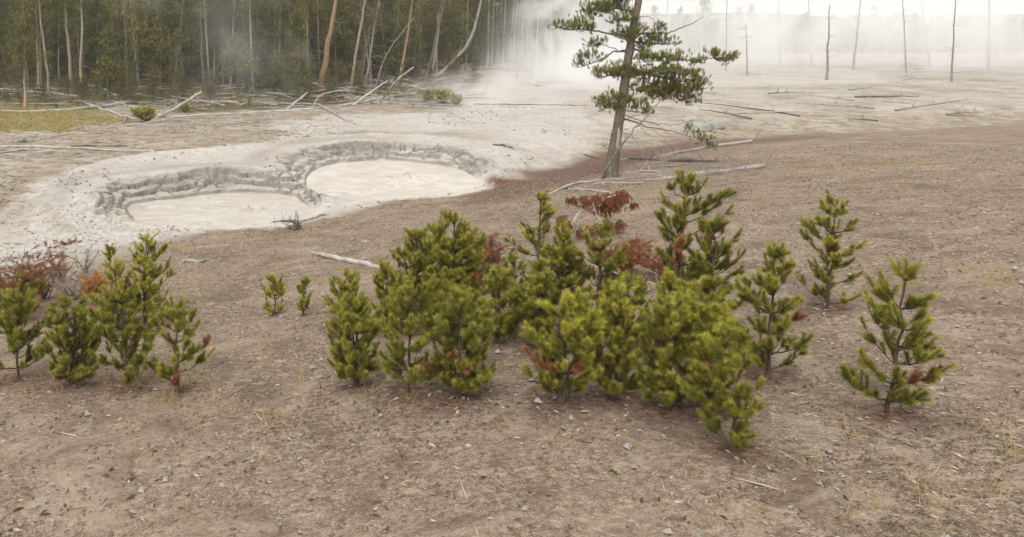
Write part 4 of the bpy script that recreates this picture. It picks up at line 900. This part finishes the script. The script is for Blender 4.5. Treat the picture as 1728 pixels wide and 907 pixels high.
leftflat = lambda x, y: ss(2, -3, x) * ss(1.5, 3, y - bankline(x)) * ss(0, 1.0, sdist(APRON, x, y)) * ss(.35, .7, vnoise(x * .5, y * .9, 78))
chips('flat_litter', 'brown wood splinters and twigs strewn over the sandy flat at left', 'litter', 9000, (-26, 4, 24, 52), (.05, .5), leftflat, tint=(.35, .3), aspect=.09, lift=.06)
def grass(name, label, n, pts_ok, area, h, tint, blades=7, w=.02):
    x = RNG.uniform(area[0], area[1], n * 4); y = RNG.uniform(area[2], area[3], n * 4); k = pts_ok(x, y); x, y = x[k][:n], y[k][:n]; n = len(x); z = terrain(x, y)
    b = np.stack([x, y, z - .01], 1)[:, None] + RNG.normal(0, h * .25, (n, blades, 3)) * np.array([1, 1, 0]); d = RNG.normal(0, .55, (n, blades, 3)); d[..., 2] = 1; ln = h * RNG.uniform(.5, 1.2, (n, blades, 1)); tip = b + d * ln
    sd = RNG.normal(size=(n, blades, 3)); sd[..., 2] = 0; sd /= np.linalg.norm(sd, axis=2)[..., None]
    v = np.stack([b - sd * w / 2, b + sd * w / 2, tip], 2).reshape(-1, 3); m = MB(); m.add(v, np.arange(len(v)).reshape(-1, 3), np.repeat(np.clip(RNG.normal(tint, .25, n * blades), 0, 1), 3))
    return tag(m.build(name, M['grass'], None, False), label, 'grass', kind='stuff')
grass('meadow_grass', 'yellow-green short grass in the clearing at left', 7000, lambda x, y: ((sdist(GRASS, x, y) + 6 * fbm(x * .5, y * .5, 4, 50)) < 0) & (vnoise(x * .9, y * .9, 56) + .4 * vnoise(x * 3, y * 3, 57) > .48), (-36, -12, 38, 62), .14, .55, 7, .03)
grass('forest_grass', 'dry grass and low plants on the forest floor', 5000, lambda x, y: (sdist(FOREST, x, y) < 0) & (vnoise(x * .4, y * .4, 81) > .45), (-38, 14, 50, 85), .22, .35, 6, .045)
grass('bank_grass', 'sparse dry grass stalks on the brown bank', 700, lambda x, y: (bankline(x) - y > 2) & (vnoise(x * .6, y * .6, 85) + .3 * vnoise(x * 3, y * 3, 86) > .86), (-9, 17, 4, 24), .22, .75, 12, .006)
X, Y = GXm.ravel(), GYm.ravel(); nb = (Y < 24) & (np.abs(X) < 20); duff_shade = np.zeros(X.shape)
for a_, b_, w_ in PB:  # red needle duff round each pine base, doubling as painted contact shade
    if b_ < 24: duff_shade[nb] = np.maximum(duff_shade[nb], .75 * np.exp(-((X[nb] - a_) ** 2 + (Y[nb] - b_) ** 2) / (w_ * .6) ** 2))
setattr_f(ground, 'z_red', np.maximum(redz, duff_shade))
pb = np.array([p for p in PB if p[1] < 24])
under = lambda x, y: np.clip(sum(np.exp(-((x - a) ** 2 + (y - b) ** 2) / (w * .55) ** 2) for a, b, w in pb), 0, 1)
chips('fallen_needles', 'rusty fallen needles gathered under the young pines', 'needle_red', 16000, (-9, 14, 5, 20), (.03, .09), under, tint=(.35, .25), aspect=.09, lift=.15)
drift = lambda x, y: onbank(x, y) * ss(.62, .85, vnoise(x * .5 + 7, y * .5, 93) * .7 + .3 * vnoise(x * 2, y * 2, 94))
chips('bark_drifts', 'drifts of larger bark pieces and cone scales on the bank', 'litter', 12000, (-14, 22, 3.5, 30), (.03, .13), drift, tint=(.35, .3), aspect=.35)
chips('pebbles', 'small grey stones lying in the litter of the bank', 'rock', 2600, (-14, 22, 3.5, 30), (.012, .10), onbank, tint=(.5, .2), aspect=.9, lift=.1)

# ------------------------------------------------------------------ steam and haze
def steam(name, c, r, dens, label, nscale=.22, thr=(.42, .64), stretch=(1, 1, .55), rot=(0, 0, 0), col=.995, power=1.0):
    import bmesh
    bm = bmesh.new(); bmesh.ops.create_icosphere(bm, subdivisions=3, radius=1)
    me = bpy.data.meshes.new(name); bm.to_mesh(me); bm.free(); o = bpy.data.objects.new(name, me); COL.objects.link(o); o.location = c; o.scale = r; o.rotation_euler = rot
    m = bpy.data.materials.new(name); m.use_nodes = True; nt = m.node_tree; nt.nodes.remove(nt.nodes['Principled BSDF'])
    v = nt.nodes.new('ShaderNodeVolumePrincipled'); v.inputs['Color'].default_value = (col, col, col * .99, 1); v.inputs['Anisotropy'].default_value = .0
    tc = nt.nodes.new('ShaderNodeTexCoord'); ln = nt.nodes.new('ShaderNodeVectorMath'); ln.operation = 'LENGTH'; nt.links.new(tc.outputs['Object'], ln.inputs[0])
    fall = nd(nt, 'ShaderNodeMapRange', interpolation_type='SMOOTHSTEP'); nt.links.new(ln.outputs['Value'], fall.inputs[0])
    for k, q in ((1, 1.0), (2, .1), (3, 0.0), (4, 1.0)): fall.inputs[k].default_value = q
    n = noise(nt, nscale, 5, .6, coords(nt, stretch), .8); mr = nd(nt, 'ShaderNodeMapRange'); nt.links.new(n, mr.inputs[0])
    for k, q in ((1, thr[0]), (2, thr[1]), (3, 0.0), (4, 1.0)): mr.inputs[k].default_value = q
    nt.links.new(mathn(nt, 'MULTIPLY', mathn(nt, 'MULTIPLY', fall.outputs[0], mr.outputs[0]), dens), v.inputs['Density']); nt.links.new(v.outputs[0], nt.nodes['Material Output'].inputs['Volume'])
    me.materials.append(m); return tag(o, label, 'steam', kind='stuff')
steam('steam', (20.5, 70, 1.6), (11, 14, 4.6), .42, 'thick white steam rolling over the pale flat at the foot of its plume', nscale=.28)
steam('steam', (23, 80, 9), (7.5, 9, 13), .42, 'rising plume of thick white steam behind the pale flat', rot=(0, .42, 0), nscale=.24, thr=(.47, .62), stretch=(1, 1, .8))
steam('steam', (62, 92, 4), (30, 20, 10), .18, 'wide bank of steam over the open flat at the right', nscale=.13, thr=(.42, .62))
steam('steam', (118, 104, 5), (46, 22, 13), .15, 'far bank of steam before the wood at the right', nscale=.09, thr=(.42, .62))
steam('steam', (36, 92, 3), (26, 16, 9), .12, 'broad veil of steam behind the big pine', nscale=.16, thr=(.36, .66))
steam('steam', (9.5, 58, .6), (8, 12, 2.0), .16, 'low steam drifting over the flat behind the larger pool', nscale=.3)
steam('steam', (-8.5, 50, 4.0), (4.6, 3, 4.4), .085, 'small grey wisp of steam in front of the trees left of centre', nscale=.35, thr=(.40, .70))
steam('steam', (-4.5, 52, 3.0), (2.4, 3, 3.6), .06, 'faint wisp of steam before the spire pine', nscale=.5)
steam('steam', (-11, 54, 8.2), (9, 4, 3.2), .04, 'thin veil of steam across the upper left trees', nscale=.3)
# even air round everything
import bmesh
bm = bmesh.new(); bmesh.ops.create_cube(bm, size=1); me = bpy.data.meshes.new('haze'); bm.to_mesh(me); bm.free(); hz = bpy.data.objects.new('haze', me); COL.objects.link(hz)
hz.location = (0, 1480, 25); hz.scale = (3800, 3120, 130); m = bpy.data.materials.new('haze'); m.use_nodes = True; nt = m.node_tree; nt.nodes.remove(nt.nodes['Principled BSDF'])
v = nt.nodes.new('ShaderNodeVolumePrincipled'); v.inputs['Color'].default_value = (.93, .95, .97, 1); v.inputs['Density'].default_value = .0005; nt.links.new(v.outputs[0], nt.nodes['Material Output'].inputs['Volume']); me.materials.append(m); tag(hz, 'thin pale haze in the air', 'haze', kind='stuff')

# ------------------------------------------------------------------ light
world = bpy.data.worlds.new('World'); scene.world = world; world.use_nodes = True; nt = world.node_tree
sky = nt.nodes.new('ShaderNodeTexSky'); sky.sky_type = 'NISHITA'; sky.sun_disc = False; sky.sun_elevation = math.radians(52); sky.sun_rotation = math.radians(200)
sky.air_density = 1.0; sky.dust_density = 3.0
hsv = nt.nodes.new('ShaderNodeHueSaturation'); hsv.inputs['Saturation'].default_value = .12; nt.links.new(sky.outputs[0], hsv.inputs['Color'])
bgn = nt.nodes['Background']; cl = mix(nt, .55, hsv.outputs[0], (9.6, 9.5, 9.3)); nt.links.new(cl, bgn.inputs['Color']); bgn.inputs['Strength'].default_value = .12
sun_d = bpy.data.lights.new('sun', 'SUN'); sun_d.energy = 1.1; sun_d.angle = math.radians(18); sun_d.color = (1, .96, .9); sun = bpy.data.objects.new('sun', sun_d); COL.objects.link(sun)
el, az = math.radians(52), math.radians(200)
dv = np.array([math.sin(az) * math.cos(el), math.cos(az) * math.cos(el), math.sin(el)])
from mathutils import Vector
sun.rotation_euler = Vector(dv).to_track_quat('Z', 'Y').to_euler(); sun.location = (-10, -20, 40)
vs = scene.view_settings; vs.view_transform = 'Standard'; vs.look = 'None'; vs.exposure = .60; vs.gamma = 1; vs.use_curve_mapping = False
scene.render.engine = 'CYCLES'; cy = scene.cycles
cy.max_bounces = 8; cy.diffuse_bounces = 3; cy.glossy_bounces = 2; cy.transmission_bounces = 4; cy.volume_bounces = 6; cy.transparent_max_bounces = 8
cy.volume_step_rate = 2.5; cy.volume_max_steps = 96; cy.use_denoising = True; cy.denoiser = 'OPENIMAGEDENOISE'; cy.denoising_prefilter = 'ACCURATE'; cy.denoising_input_passes = 'RGB_ALBEDO_NORMAL'; cy.use_adaptive_sampling = False; cy.adaptive_threshold = .02
